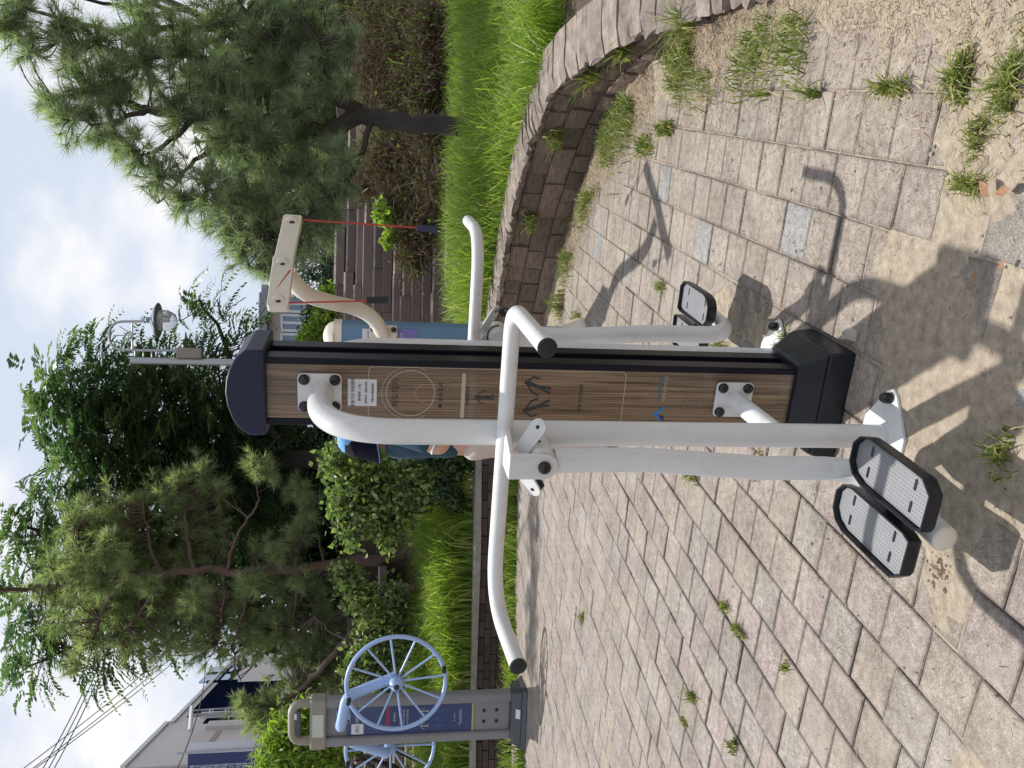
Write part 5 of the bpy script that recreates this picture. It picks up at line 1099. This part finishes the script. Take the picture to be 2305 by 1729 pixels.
tl = [((1944, 190), 'green weed tuft in the joint nearest the bottom right picture corner', 110, .065, .0028, .028), ((2085, 170), 'largest green weed clump on the paving at the right edge', 330, .08, .0028, .036), ((2190, 185), 'weed clump cut by the picture edge, beside the largest clump', 300, .08, .0028, .036),
      ((2118, 300), 'narrow weed row in the paver joint beside the bare sand', 170, .055, .0026, .030), ((2095, 400), 'weed tuft at the end of the sandy joint, beside orange dead leaves', 170, .055, .0026, .030), ((1930, 190), 'small dark weed sprig beside the long paver joint, right side', 60, .10, .0033, .018),
      ((1770, 205), 'sprawling thin weed on the paving near the curved handle shadow', 26, .14, .003, .010), ((1660, 205), 'thin sprawling weed, farther of two sprigs on the right paving', 24, .13, .003, .010), ((1430, 620), 'yellowish weed row just beyond the far black pedal', 110, .07, .003, .03),
      ((1445, 280), 'bright weed clump where the paving meets the curved wall bend', 120, .13, .0036, .04), ((1400, 320), 'spreading weed clump in the shade line of the curved wall', 110, .13, .0036, .05), ((1240, 460), 'weed clump under the wall beside the far handlebar tip', 120, .14, .004, .05),
      ((1205, 560), 'weed clump at the wall foot behind the far handlebar', 130, .15, .004, .05), ((1215, 655), 'long pale weeds by the foot of the rope machine', 150, .15, .004, .07), ((1250, 690), 'weed fringe beside the cream foot of the rope machine', 120, .12, .004, .06),
      ((1600, 1362), 'dry yellow weed in the middle of the left paving', 80, .055, .003, .022), ((1570, 1310), 'straw coloured weed strip in a paver joint, left paving', 70, .05, .003, .02), ((1500, 1505), 'small green weed with brown stalk on the left paving', 55, .065, .0032, .018), ((1590, 1612), 'green weed sprig near the lower left picture edge', 60, .065, .0032, .018),
      ((1500, 1030), 'weed tuft in the paving seen beside the white pendulum', 80, .07, .0032, .022), ((1640, 1010), 'flat straw weed close to the pole of the front station', 70, .05, .003, .03), ((1560, 755), 'weedy soil patch at the base of the far pendulum', 140, .07, .0032, .05), ((2170, 985), 'weed tuft on the shaded paving nearest the viewer', 90, .08, .0034, .035),
      ((1690, 755), 'mossy weed patch in the shade behind the black foot cover', 150, .05, .003, .05), ((1260, 1335), 'pale dry weed far out on the left paving', 50, .07, .003, .02), ((1480, 1560), 'tiny weed cluster near the wheel machine side of the paving', 40, .05, .003, .015), ((1700, 1440), 'small yellow weed in a cross joint, front left paving', 40, .04, .003, .014)]
for (px, py), lab, n, Ln, w, r in tl:
    q = G_(px, py); tuft(lab, q.x, q.y, .0, int(n * .8), Ln, w, r)
q = G_(1470, 470)
for s0, n in ((4.1, 30), (4.6, 26), (3.2, 22), (5.3, 30), (2.2, 26)):
    p, t, nn = on_wall(s0); 
    tuft({4.1: 'long grass hanging from a joint in the curved wall, bend side', 4.6: 'grass tuft growing out of the wall beside the bend', 3.2: 'sparse grass in the middle of the curved wall face', 5.3: 'green grass spilling over the coping near the right edge', 2.2: 'dark grass at the shaded end of the curved wall'}[s0], p[0] - nn[0] * .03, p[1] - nn[1] * .03, p[2] * .55, n * 2, .24, .003, .04, lean=1.6, name='wall_grass')
# pebbles, dead leaves, small twigs
pebm = mat('pebble', (.33, .29, .25), .8, var=.3, scale=20, obj_rand=.4)
pv = RNG.normal(size=(420, 3)) * np.array([[1.1, .9, 0]]) + np.array([[.35, 2.6, 0]])
b = MB(); import itertools
ph = [(0, 0, 1), (1, 0, 0), (0, 1, 0), (-1, 0, 0), (0, -1, 0), (0, 0, -.6)]; pf = [(0, 1, 2), (0, 2, 3), (0, 3, 4), (0, 4, 1), (5, 2, 1), (5, 3, 2), (5, 4, 3), (5, 1, 4)]
for q in pv:
    if not inside_pave(q[0], q[1]) or q[1] < 1.4: continue
    s = random.choice([.003, .003, .004, .005, .007]); b.add([(q[0] + v[0] * s * random.uniform(.7, 1.4), q[1] + v[1] * s * random.uniform(.7, 1.4), .003 + v[2] * s * .7) for v in ph], pf)
tag(b.build('pebbles', pebm, angle=60), 'scattered grit and small pebbles on the paving', 'pebbles', kind='stuff')
clods = MB()
for _ in range(130):
    q = ground(2035 + random.gauss(0, 14), 1225 + random.gauss(0, 24)); r_ = random.choice([.003, .004, .005, .006, .009]); clods.add([(q.x + v[0] * r_ * random.uniform(.7, 1.4), q.y + v[1] * r_ * random.uniform(.7, 1.4), v[2] * r_ * random.uniform(.6, 1.0)) for v in ph], pf)
tag(clods.build('soil_clods', soil, angle=60), 'crumbly dark soil clods thrown up in front of the pedals', 'soil', kind='stuff')
P = np.c_[RNG.normal(size=1400) * .75 + .35, RNG.normal(size=1400) * .75 + 2.5, np.full(1400, .004)]; P = P[[inside_pave(q[0], q[1]) and q[1] > 1.3 for q in P]]; n = len(P)
a = RNG.uniform(0, 6.28, n); d = np.stack([np.cos(a), np.sin(a), RNG.uniform(-.02, .1, n)], 1); L_ = RNG.uniform(.006, .035, (n, 1)); s_ = np.stack([-np.sin(a), np.cos(a), np.zeros(n)], 1) * RNG.uniform(.0006, .0016, (n, 1))
V = np.stack([P - s_, P + s_, P + d * L_ + s_ * .4, P + d * L_ - s_ * .4], 1).reshape(-1, 3); F = np.arange(len(V)).reshape(-1, 4)
tag(link('paving_litter', np_mesh('paving_litter', V, F, RNG.uniform(0, 1, n)), bpy.data.materials['litter']), 'dry needles and bits of straw scattered over the paving', 'litter', kind='stuff')
leafbrown = mat('dead_leaf', (.30, .165, .09), .8, var=.4, scale=30)
for i, (px, py, sz, ang, lab) in enumerate([(2155, 410, .055, .6, 'curled orange-brown dead leaf on the sand, left one of the pair'), (2195, 415, .05, 1.6, 'tan dead leaf at the right picture edge beside the sand'), (2130, 600, .03, .2, 'small dead leaf at the edge of the machine shadow'), (2190, 575, .028, 2.2, 'tiny reddish dead leaf near the right edge, by the shadow'), (1215, 1690, .05, 1.0, 'brown leaf on the far left paving')]):
    q = G_(px, py); V = []; 
    for k in range(5):
        t = k / 4; w = sz * .28 * math.sin(math.pi * min(.98, t + .04)); zc = .030 + sz * .35 * (t - .5) ** 2 * 2
        V += [(t * sz - sz / 2, -w, zc + w * .6), (t * sz - sz / 2, 0, zc), (t * sz - sz / 2, w, zc + w * .6)]
    F = []
    for k in range(4):
        for j in range(2): F.append((3 * k + j, 3 * k + 3 + j, 3 * k + 4 + j, 3 * k + 1 + j))
    me = bpy.data.meshes.new('dead_leaf'); me.from_pydata(V, [], F); tag(link('dead_leaf', me, leafbrown, loc=(q.x, q.y, 0), rz=ang), lab, 'leaf')
b = MB()
q = G_(1838, 738); b.add([(-.022, -.03, 0), (.018, -.034, 0), (.030, .006, 0), (.006, .034, 0), (-.028, .018, 0), (-.012, -.016, .03), (.010, -.014, .034), (.012, .012, .026), (-.012, .012, .028)], [(4, 3, 2, 1, 0), (0, 1, 6, 5), (1, 2, 7, 6), (2, 3, 7), (3, 4, 8, 7), (4, 0, 5, 8), (5, 6, 7, 8)])
o = b.build('stone', mat('grey_stone', (.38, .35, .31), .85, var=.3, scale=30), angle=20); o.location = (q.x + .02, q.y, 0); tag(o, 'small angular grey stone beside the black foot cover', 'stone')

# ================================================================== PERSON
skin = mat('skin', (.50, .29, .20), .55); teal = mat('dark_teal_shirt', (.012, .045, .075), .85); trous = mat('beige_trousers', (.50, .41, .36), .85, bump=.3, bscale=30)
capb = mat('light_blue_cap', (.17, .36, .68), .8, spec=.2); navy = mat('navy_visor', (.004, .004, .012), .8, spec=.08); hairm = mat('black_hair', (.012, .010, .010), .6); sneaker = mat('white_shoe', (.55, .55, .55), .7)
pb = Vector((-.365, 5.35, 0)); per = empty('person', pb, R(-72), 'person in light blue sun cap and dark teal shirt standing behind the front pole', 'person')
def skinned(name, J, E_, rad, m, parent, root=0, sub=2):
    me = bpy.data.meshes.new(name); me.from_pydata(J, E_, []); o = bpy.data.objects.new(name, me); COL.objects.link(o)
    sk = o.modifiers.new('skin', 'SKIN'); ss = o.modifiers.new('sub', 'SUBSURF'); ss.levels = sub; ss.render_levels = sub
    for i, v in enumerate(me.skin_vertices[0].data): v.radius = rad[i] if isinstance(rad[i], tuple) else (rad[i], rad[i]); v.use_root = (i == root)
    bpy.context.view_layer.update(); dg = bpy.context.evaluated_depsgraph_get(); m2 = bpy.data.meshes.new_from_object(o.evaluated_get(dg)); bpy.data.objects.remove(o)
    m2.materials.clear(); m2.polygons.foreach_set('use_smooth', np.full(len(m2.polygons), True)); return link(name, m2, m, parent)
# local +y is the way the person faces, +x their right
J = [(0, 0, .96), (0, .0, 1.12), (0, -.01, 1.28), (0, -.01, 1.42), (0, 0, 1.50), (0, .015, 1.58), (0, .02, 1.66), (0, .01, 1.72),
     (.17, -.01, 1.42), (.225, -.075, 1.28), (.245, -.135, 1.155), (.20, .03, 1.07), (.15, .11, 1.03), (-.17, -.01, 1.42), (-.225, -.02, 1.27), (-.24, -.01, 1.14), (-.20, .15, 1.10), (-.17, .22, 1.11),
     (.095, 0, .90), (.10, .01, .50), (.10, -.01, .09), (-.095, 0, .90), (-.10, .01, .50), (-.10, -.01, .09)]
E_ = [(0, 1), (1, 2), (2, 3), (3, 4), (4, 5), (5, 6), (6, 7), (3, 8), (8, 9), (9, 10), (10, 11), (11, 12), (3, 13), (13, 14), (14, 15), (15, 16), (16, 17), (0, 18), (18, 19), (19, 20), (0, 21), (21, 22), (22, 23)]
rad = [.135, (.125, .10), (.145, .10), (.12, .085), .055, (.072, .082), (.082, .095), .06, .062, .047, .040, .034, .026, .062, .047, .040, .034, .026, .085, .058, .04, .085, .058, .04]
body = skinned('body', J, E_, rad, skin, per)
# hands: palm with five bent fingers
def hand(w_, d_, up_, side):
    w_, d_, up_ = Vector(w_), Vector(d_).normalized(), Vector(up_).normalized(); s_ = d_.cross(up_)
    J = [w_, w_ + d_ * .045, w_ + d_ * .085]; E_ = [(0, 1), (1, 2)]; rad = [.02, (.03, .014), (.032, .013)]
    for k, (o_, l) in enumerate(((-.027, .06), (-.009, .072), (.009, .068), (.027, .052))):
        i = len(J); J += [w_ + d_ * .088 + s_ * o_, w_ + d_ * (.088 + l * .5) + s_ * o_ * 1.05 - up_ * .008, w_ + d_ * (.088 + l * .85) + s_ * o_ * 1.05 - up_ * .028]; E_ += [(2, i), (i, i + 1), (i + 1, i + 2)]; rad += [.0085, .008, .0068]
    i = len(J); J += [w_ + d_ * .03 + s_ * side * .03, w_ + d_ * .06 + s_ * side * .05 - up_ * .006, w_ + d_ * .085 + s_ * side * .055 - up_ * .014]; E_ += [(1, i), (i, i + 1), (i + 1, i + 2)]; rad += [.011, .0095, .008]
    return skinned('hand', [tuple(j) for j in J], E_, rad, skin, body, 0, 1)
hand((.15, .11, 1.03), (-.45, .75, -.35), (.3, .2, .9), -1); hand((-.17, .22, 1.11), (.25, .9, .1), (-.2, 0, 1), 1)
skinned('shirt', [(0, 0, 1.0), (0, -.005, 1.14), (0, -.01, 1.28), (0, -.01, 1.425), (0, -.002, 1.485), (.175, -.012, 1.425), (.228, -.072, 1.285), (.241, -.108, 1.205), (-.175, -.012, 1.425), (-.228, -.022, 1.275), (-.236, -.014, 1.20)], [(0, 1), (1, 2), (2, 3), (3, 4), (3, 5), (5, 6), (6, 7), (3, 8), (8, 9), (9, 10)],
        [.15, (.142, .115), (.158, .115), (.132, .10), .062, .076, .066, .064, .076, .066, .064], teal, per)
b = MB(); c = Vector((.2415, -.109, 1.20)); d = Vector((.14, -.42, -.88)).normalized(); b.lathe(c, d, [(0, .046), (.006, .047), (.012, .046)], 22); b.build('sleeve_trim', mat('white_trim', (.7, .7, .7), .8), per)
skinned('trousers', [(0, 0, 1.02), (0, 0, .93), (.095, 0, .86), (.105, .005, .50), (.105, -.01, .10), (-.095, 0, .86), (-.105, .005, .50), (-.105, -.01, .10)], [(0, 1), (1, 2), (2, 3), (3, 4), (1, 5), (5, 6), (6, 7)], [.15, .148, .108, .085, .075, .108, .085, .075], trous, per)
for sx in (-.105, .105): skinned('shoe', [(sx, -.05, .045), (sx, .03, .05), (sx, .12, .04), (sx, .17, .035)], [(0, 1), (1, 2), (2, 3)], [.042, .048, .042, .03], sneaker, per)
# face
b = MB(); b.dome((0, .095, 1.645), (0, 1, -.1), .016, .022, 10); b.build('nose', skin, body)
for sx in (-.03, .03):
    b = MB(); b.dome((sx, .092, 1.675), (0, 1, 0), .010, .006, 10); b.build('eye', darkink, body)
b = MB(); b.box((0, .098, 1.605), (.045, .008, .007)); b.build('mouth', mat('lips', (.35, .12, .10), .6), body)
for sx in (-.088, .088):
    b = MB(); b.dome((sx, .01, 1.655), (1 if sx > 0 else -1, 0, 0), .026, .014, 10); b.build('ear', skin, body)
b = MB(); b.lathe((0, -.012, 1.60), (0, 0, 1), [(0, .075), (.05, .098), (.10, .103), (.14, .09)], 20); b.build('hair', hairm, per)
b = MB(); b.lathe((0, .012, 1.685), (0, 0, 1), [(0, .112), (.04, .110), (.075, .095), (.10, .06), (.108, .01)], 26); hat = b.build('sun_cap', capb, per)
V, F = [], []; n = 26      # deep visor and neck flap: a flared brim, navy below, light blue on top
for k in range(n):
    a = 2 * math.pi * k / n; fw = .5 + .5 * math.cos(a + math.pi / 2); ro = .150 + .015 * fw + .04 * max(0, math.sin(a)); zo = 1.60 - .075 * fw
    ca, sa = math.cos(a), math.sin(a)
    V += [(.113 * ca, .012 + .113 * sa, 1.70), (ro * ca, .012 + ro * sa, zo)]
for k in range(n): F.append((2 * k, 2 * ((k + 1) % n), 2 * ((k + 1) % n) + 1, 2 * k + 1))
me = bpy.data.meshes.new('brim'); me.from_pydata(V, [], F); br = link('visor', me, navy, hat); so2 = br.modifiers.new('solid', 'SOLIDIFY'); so2.thickness = .006
b = MB(); b.tube([(V[2 * k + 1]) for k in range(n)], .005, 6, close=True); b.build('visor_edge', capb, hat)

# ================================================================== STREET LAMP
steel = mat('galvanised_steel', (.40, .40, .42), .4, metal=.3)
Ly = 12.75; lb = Vector((at(700, 779, Ly).x, Ly, 2.0)); lamp = empty('street_lamp', lb, 0, 'grey street lamp with hooked arm and hanging glass globe above the pillar', 'street lamp')
def lp_(x, y): return at(x, y, Ly) - lb
top = lp_(282, 779)
b = MB(); b.tube([Vector((0, 0, 0)), Vector((top.x * .9, 0, top.z * .45)), top], [.058, .052, .047], 18); b.build('pole', steel, lamp)
b = MB(); b.lathe((0, 0, 0), (0, 0, 1), [(0, .13), (.25, .12), (.32, .062)], 20); b.build('pole_base', steel, lamp)
hook = fillet([lp_(395, 757), lp_(300, 757), lp_(236, 755), lp_(236, 695), lp_(312, 694)], [.3, .22, .22], 10)
b = MB(); b.tube(hook, .019, 10); arm = b.build('arm', steel, lamp)
b = MB()
hub_ = lp_(288, 724)
b.tube([lp_(286, 755), lp_(286, 694)], .012, 6)
for q in ((258, 742), (245, 725), (258, 705), (262, 752)): b.tube([hub_, lp_(*q)], .008, 5)
for xx in (292, 310, 328): b.tube([lp_(xx, 779), lp_(xx, 757)], .012, 6)
b.build('scroll', steel, arm)
b = MB(); b.box(lp_(410, 763), (.155, .13, .36)); b.build('junction_box', mat('taupe_box', (.26, .22, .20), .6), lamp, bevel=.02)
gc = lp_(341, 692)
b = MB(); b.lathe(gc + Vector((0, 0, .155)), (0, 0, -1), [(0, .04), (.046, .046), (.077, .11), (.124, .21), (.155, .255), (.166, .255)], 28); b.build('shade', mat('lamp_shade', (.16, .19, .22), .4), lamp)
glass = bpy.data.materials.new('globe_glass'); glass.use_nodes = True; pg = glass.node_tree.nodes['Principled BSDF']; pg.inputs['Base Color'].default_value = (.85, .88, .92, 1); pg.inputs['Roughness'].default_value = .08; pg.inputs['Transmission Weight'].default_value = .75; pg.inputs['IOR'].default_value = 1.15
b = MB(); b.lathe(gc + Vector((0, 0, -.02)), (0, 0, -1), [(0, .15), (.062, .158), (.124, .15), (.185, .12), (.23, .077), (.25, .023)], 26); b.build('globe', glass, lamp)
b = MB(); b.lathe(gc + Vector((0, 0, -.02)), (0, 0, -1), [(0, .025), (.13, .025), (.14, .015)], 12); b.build('bulb', mat('bulb_white', (.5, .5, .48), .4), lamp)

# ================================================================== BUILDINGS
pale = mat('pale_cladding', (.66, .62, .61), .7, var=.05, scale=1.5); palep = mat('pinkish_cladding', (.42, .33, .31), .7); windowm = mat('dark_blue_glass', (.006, .010, .028), .5, spec=.0); skyglass = mat('sky_reflecting_glass', (.20, .32, .50), .08, spec=.8); lightmetal = mat('light_metal', (.60, .64, .66), .4); signblue = mat('sign_blue', (.018, .03, .14), .45)
def wall_pt(x, y, A, B):
    """where the photograph's ray meets the vertical facade plane through A and B"""
    v = ray(x * K, y * K); d = B - A; nrm = Vector((-d.y, d.x, 0)); t = nrm.dot(A - Vector((0, 0, CAM_H))) / nrm.dot(v); return Vector((0, 0, CAM_H)) + v * t
FA = Vector((at(300, 1659, 21).x, 21, 0)); FB = Vector((at(480, 1440, 34).x, 34, 0))
bl = empty('office_building', FA, 0, 'pale grey building with dark blue windows and a vertical blue sign, behind the left pine', 'building')
fd = (FB - FA).normalized(); fn = Vector((fd.y, -fd.x, 0));                    # fn: out of the facade, towards the park
if fn.x < 0: fn = -fn
def S(x, y): p = wall_pt(x, y, FA, FB) - FA; return p.dot(fd), p.z
s0, zt0 = S(283, 1659); _, zt1 = S(318, 1566); _, zt2 = S(385, 1548)
def slab(name, sa, sb_, za, zb, d0, d1, m, parent, bevel=0):
    c = fd * ((sa + sb_) / 2) + fn * ((d0 + d1) / 2) + Vector((0, 0, (za + zb) / 2)); b = MB(); b.box(c, (abs(sb_ - sa), abs(d1 - d0), abs(zb - za)), Matrix.Rotation(math.atan2(fd.y, fd.x), 3, 'Z')); return b.build(name, m, parent, bevel=bevel)
sA, zA = S(320, 1565); sB, zB = S(470, 1440); sW0, _ = S(440, 1550); zroof = S(275, 1655)[1]; zlow = S(388, 1550)[1]
sN = S(275, 1658)[0]
slab('wall', sN, sA, 1.9, zroof, -6, 0, pale, bl); wl = slab('wall', sA, sA + 16, 1.9, zlow, -6, -.0, pale, bl)
slab('parapet', sA, sA + 16, zlow, zlow + .12, -6.1, .06, lightmetal, bl); slab('parapet', sN - .05, sA + .05, zroof, zroof + .12, -6.1, .06, lightmetal, bl)
slab('side_wall', sN - .12, sN, 1.9, zroof - .02, -6, -.05, palep, bl)
def win(x0, x1, y0, y1, m, nm='window', off=.02):
    a, za = S(x0, (y0 + y1) / 2); _, zb = S(x1, (y0 + y1) / 2); sa, _ = S((x0 + x1) / 2, y0); sb_, _ = S((x0 + x1) / 2, y1); return slab(nm, sa, sb_, za, zb, -.05, off, m, wl)
w1 = win(440, 600, 1474, 1545, windowm); w2 = win(445, 600, 1550, 1560, windowm); w3 = win(448, 512, 1440, 1472, skyglass)
for yy in (1455, 1473): win(448, 512, yy - 1.2, yy + 1.2, windowm, 'mullion', .05)
for xx in (486, 508): win(xx - 2, xx + 2, 1440, 1472, windowm, 'mullion', .045)
win(436, 560, 1546, 1550, lightmetal, 'column', .14); win(450, 600, 1562, 1574, pale, 'ledge', .1); win(456, 468, 1580, 1610, palep, 'panel', .015)
rail = MB(); P0 = [S(404, 1575), S(572, 1562)]; 
for dy in (0, 9, 13):
    a = wall_pt(404, 1576 + dy, FA, FB) - FA + fn * .5; c = wall_pt(570, 1564 + dy, FA, FB) - FA + fn * .5; rail.tube([a, c], .025, 6)
for xx in (452, 458, 486, 492, 528, 534): rail.tube([wall_pt(xx, 1572, FA, FB) - FA + fn * .5, wall_pt(xx, 1586, FA, FB) - FA + fn * .5], .025, 6)
rail.build('railing', steel, bl)
b = MB(); b.tube([wall_pt(412, 1575, FA, FB) - FA + fn * .6, wall_pt(408, 1632, FA, FB) - FA + fn * .6], .05, 8); b.build('drainpipe', lightmetal, bl)
# vertical projecting sign: faces the park
sgp = at(482, 1648, 19.0); sb0 = at(408, 1648, 19.0); hS = sb0.z - at(562, 1648, 19.0).z
sgn = empty('vertical_sign', at(482, 1652, 19.0), 0, 'tall dark blue signboard with white Korean lettering at the left picture edge', 'sign')
b = MB(); b.box((0, .15, 0), (.55, .28, hS)); bd = b.build('signboard', signblue, sgn, bevel=.01)
b = MB(); b.box((.33, .15, 0), (.10, .34, hS + .02)); b.build('sign_frame', mat('sign_frame', (.60, .64, .72), .4), sgn)
for i, ch in enumerate('과고종합영재미래학원'): text('lettering', ch, .155, face_m((-.04, .006, hS * .42 - i * hS * .092), (1, 0, 0), (0, 0, 1)), mat('sign_white', (.62, .66, .74), .5) if i == 0 else bpy.data.materials['sign_white'], bd)
b = MB(); b.tube([Vector((.40, -.15, -hS * .62)), Vector((.36, -.15, hS * .62))], .03, 8)
b.tube([Vector((0, .3, hS * .3)), Vector((-.5, .9, hS * .3))], .03, 6); b.tube([Vector((0, .3, -hS * .3)), Vector((-.5, .9, -hS * .3))], .03, 6); b.build('sign_bracket', steel, sgn)
b = MB(); b.tube([Vector((.05, .16, -hS / 2 + .01)), Vector((.05, .16, 2.0 - sgn.location.z))], .06, 10); b.build('sign_post', steel, sgn)
# distant apartment block behind the pulley machine
Yc = 46; beige = mat('beige_render', (.42, .39, .35), .8, var=.08, scale=.5); cw_ = mat('white_frame', (.6, .62, .64), .6); gw = mat('grey_window', (.17, .22, .32), .15); rf = mat('grey_roof', (.22, .24, .28), .7)
p0 = at(578, 800, Yc); p1 = at(578, 634, Yc); cb = Vector(((p0.x + p1.x) / 2, Yc, 0)); wd = p1.x - p0.x
ap = empty('apartment_block', cb, 0, 'distant beige apartment block with white framed windows seen between pillar and pulley arm', 'building')
b = MB(); b.box((0, 4, p0.z / 2), (wd, 8, p0.z)); aw = b.build('wall', beige, ap)
b = MB(); b.box((0, 3.8, p0.z + .15), (wd + .8, 9, .3)); b.build('roof_slab', rf, ap)
rr_ = MB(); zr = at(562, 700, Yc).z
for k in range(14): xx = -wd / 2 + wd * k / 13; rr_.tube([Vector((xx, -.3, p0.z + .3)), Vector((xx, -.3, zr))], .05, 5)
rr_.tube([Vector((-wd / 2, -.3, zr)), Vector((wd / 2, -.3, zr))], .07, 6); rr_.tube([Vector((-wd / 2, -.3, (zr + p0.z) / 2 + .1)), Vector((wd / 2, -.3, (zr + p0.z) / 2 + .1))], .05, 6); rr_.build('roof_railing', rf, ap)
for i in range(4):
    for j in range(3):
        xx = -wd / 2 + wd * (i + .5) / 4; zz = p0.z - 1.6 - j * 2.7
        if zz < 1: continue
        b = MB(); b.box((xx, -.03, zz), (wd / 4 * .8, .1, 1.7)); wf_ = b.build('window', gw, aw); b = MB()
        for q in (-1, 0, 1): b.box((xx + q * wd / 4 * .4, -.10, zz), (.14, .06, 1.9))
        b.box((xx, -.11, zz + .9), (wd / 4 * .8, .06, .14)); b.box((xx, -.11, zz - .9), (wd / 4 * .8, .06, .14)); b.build('window_frame', cw_, wf_)
# distant dark greenery that closes the horizon
def mass(name, label, blobs, n, size, m):
    P, D = blob_pts(blobs, n, shell=.3); V, F, A = cards(P, size, RNG, .3, .6); tag(link(name, np_mesh(name, V, F, A), m), label, 'trees', kind='stuff')
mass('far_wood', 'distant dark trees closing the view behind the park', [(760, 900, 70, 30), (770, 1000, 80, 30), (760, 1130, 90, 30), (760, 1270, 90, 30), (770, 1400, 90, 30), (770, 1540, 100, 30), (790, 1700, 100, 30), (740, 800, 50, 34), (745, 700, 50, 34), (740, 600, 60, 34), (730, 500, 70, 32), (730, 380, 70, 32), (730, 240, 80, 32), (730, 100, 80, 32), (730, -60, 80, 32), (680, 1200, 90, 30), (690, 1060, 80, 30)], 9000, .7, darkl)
# cables
for i, (a, c, Ya, Yb_, lab) in enumerate([((80, 1659), (198, 1390), 22, 26, 'uppermost steep cable of the three crossing the white cloud'), ((92, 1659), (207, 1388), 22, 26, 'middle steep cable of the three crossing the white cloud'), ((104, 1659), (212, 1396), 22, 26, 'lowest steep cable of the three crossing the white cloud'),
      ((40, 1659), (330, 1420), 24, 30, 'uppermost flatter cable running to the left pine'), ((60, 1659), (344, 1425), 24, 30, 'second flatter cable running to the left pine'), ((66, 1659), (352, 1432), 24, 30, 'third flatter cable running to the left pine'), ((370, 1659), (415, 1480), 20.5, 26, 'dark service cable draped along the pale building wall'),
      ((-10, 1500), (30, 1410), 24, 28, 'short cable at the top left picture corner')]):
    p, q = at(*a, Ya), at(*c, Yb_); d = q - p; p2 = p - d * .25; q2 = q + d * .8; pts = [p2.lerp(q2, t) - Vector((0, 0, .35 * 4 * t * (1 - t))) for t in np.linspace(0, 1, 14)]
    base_ = p.copy(); b = MB(); b.tube([x - base_ for x in pts], .014, 5); o = b.build('overhead_cable', cablemat); o.location = base_; tag(o, lab, 'cable', 'overhead cables')
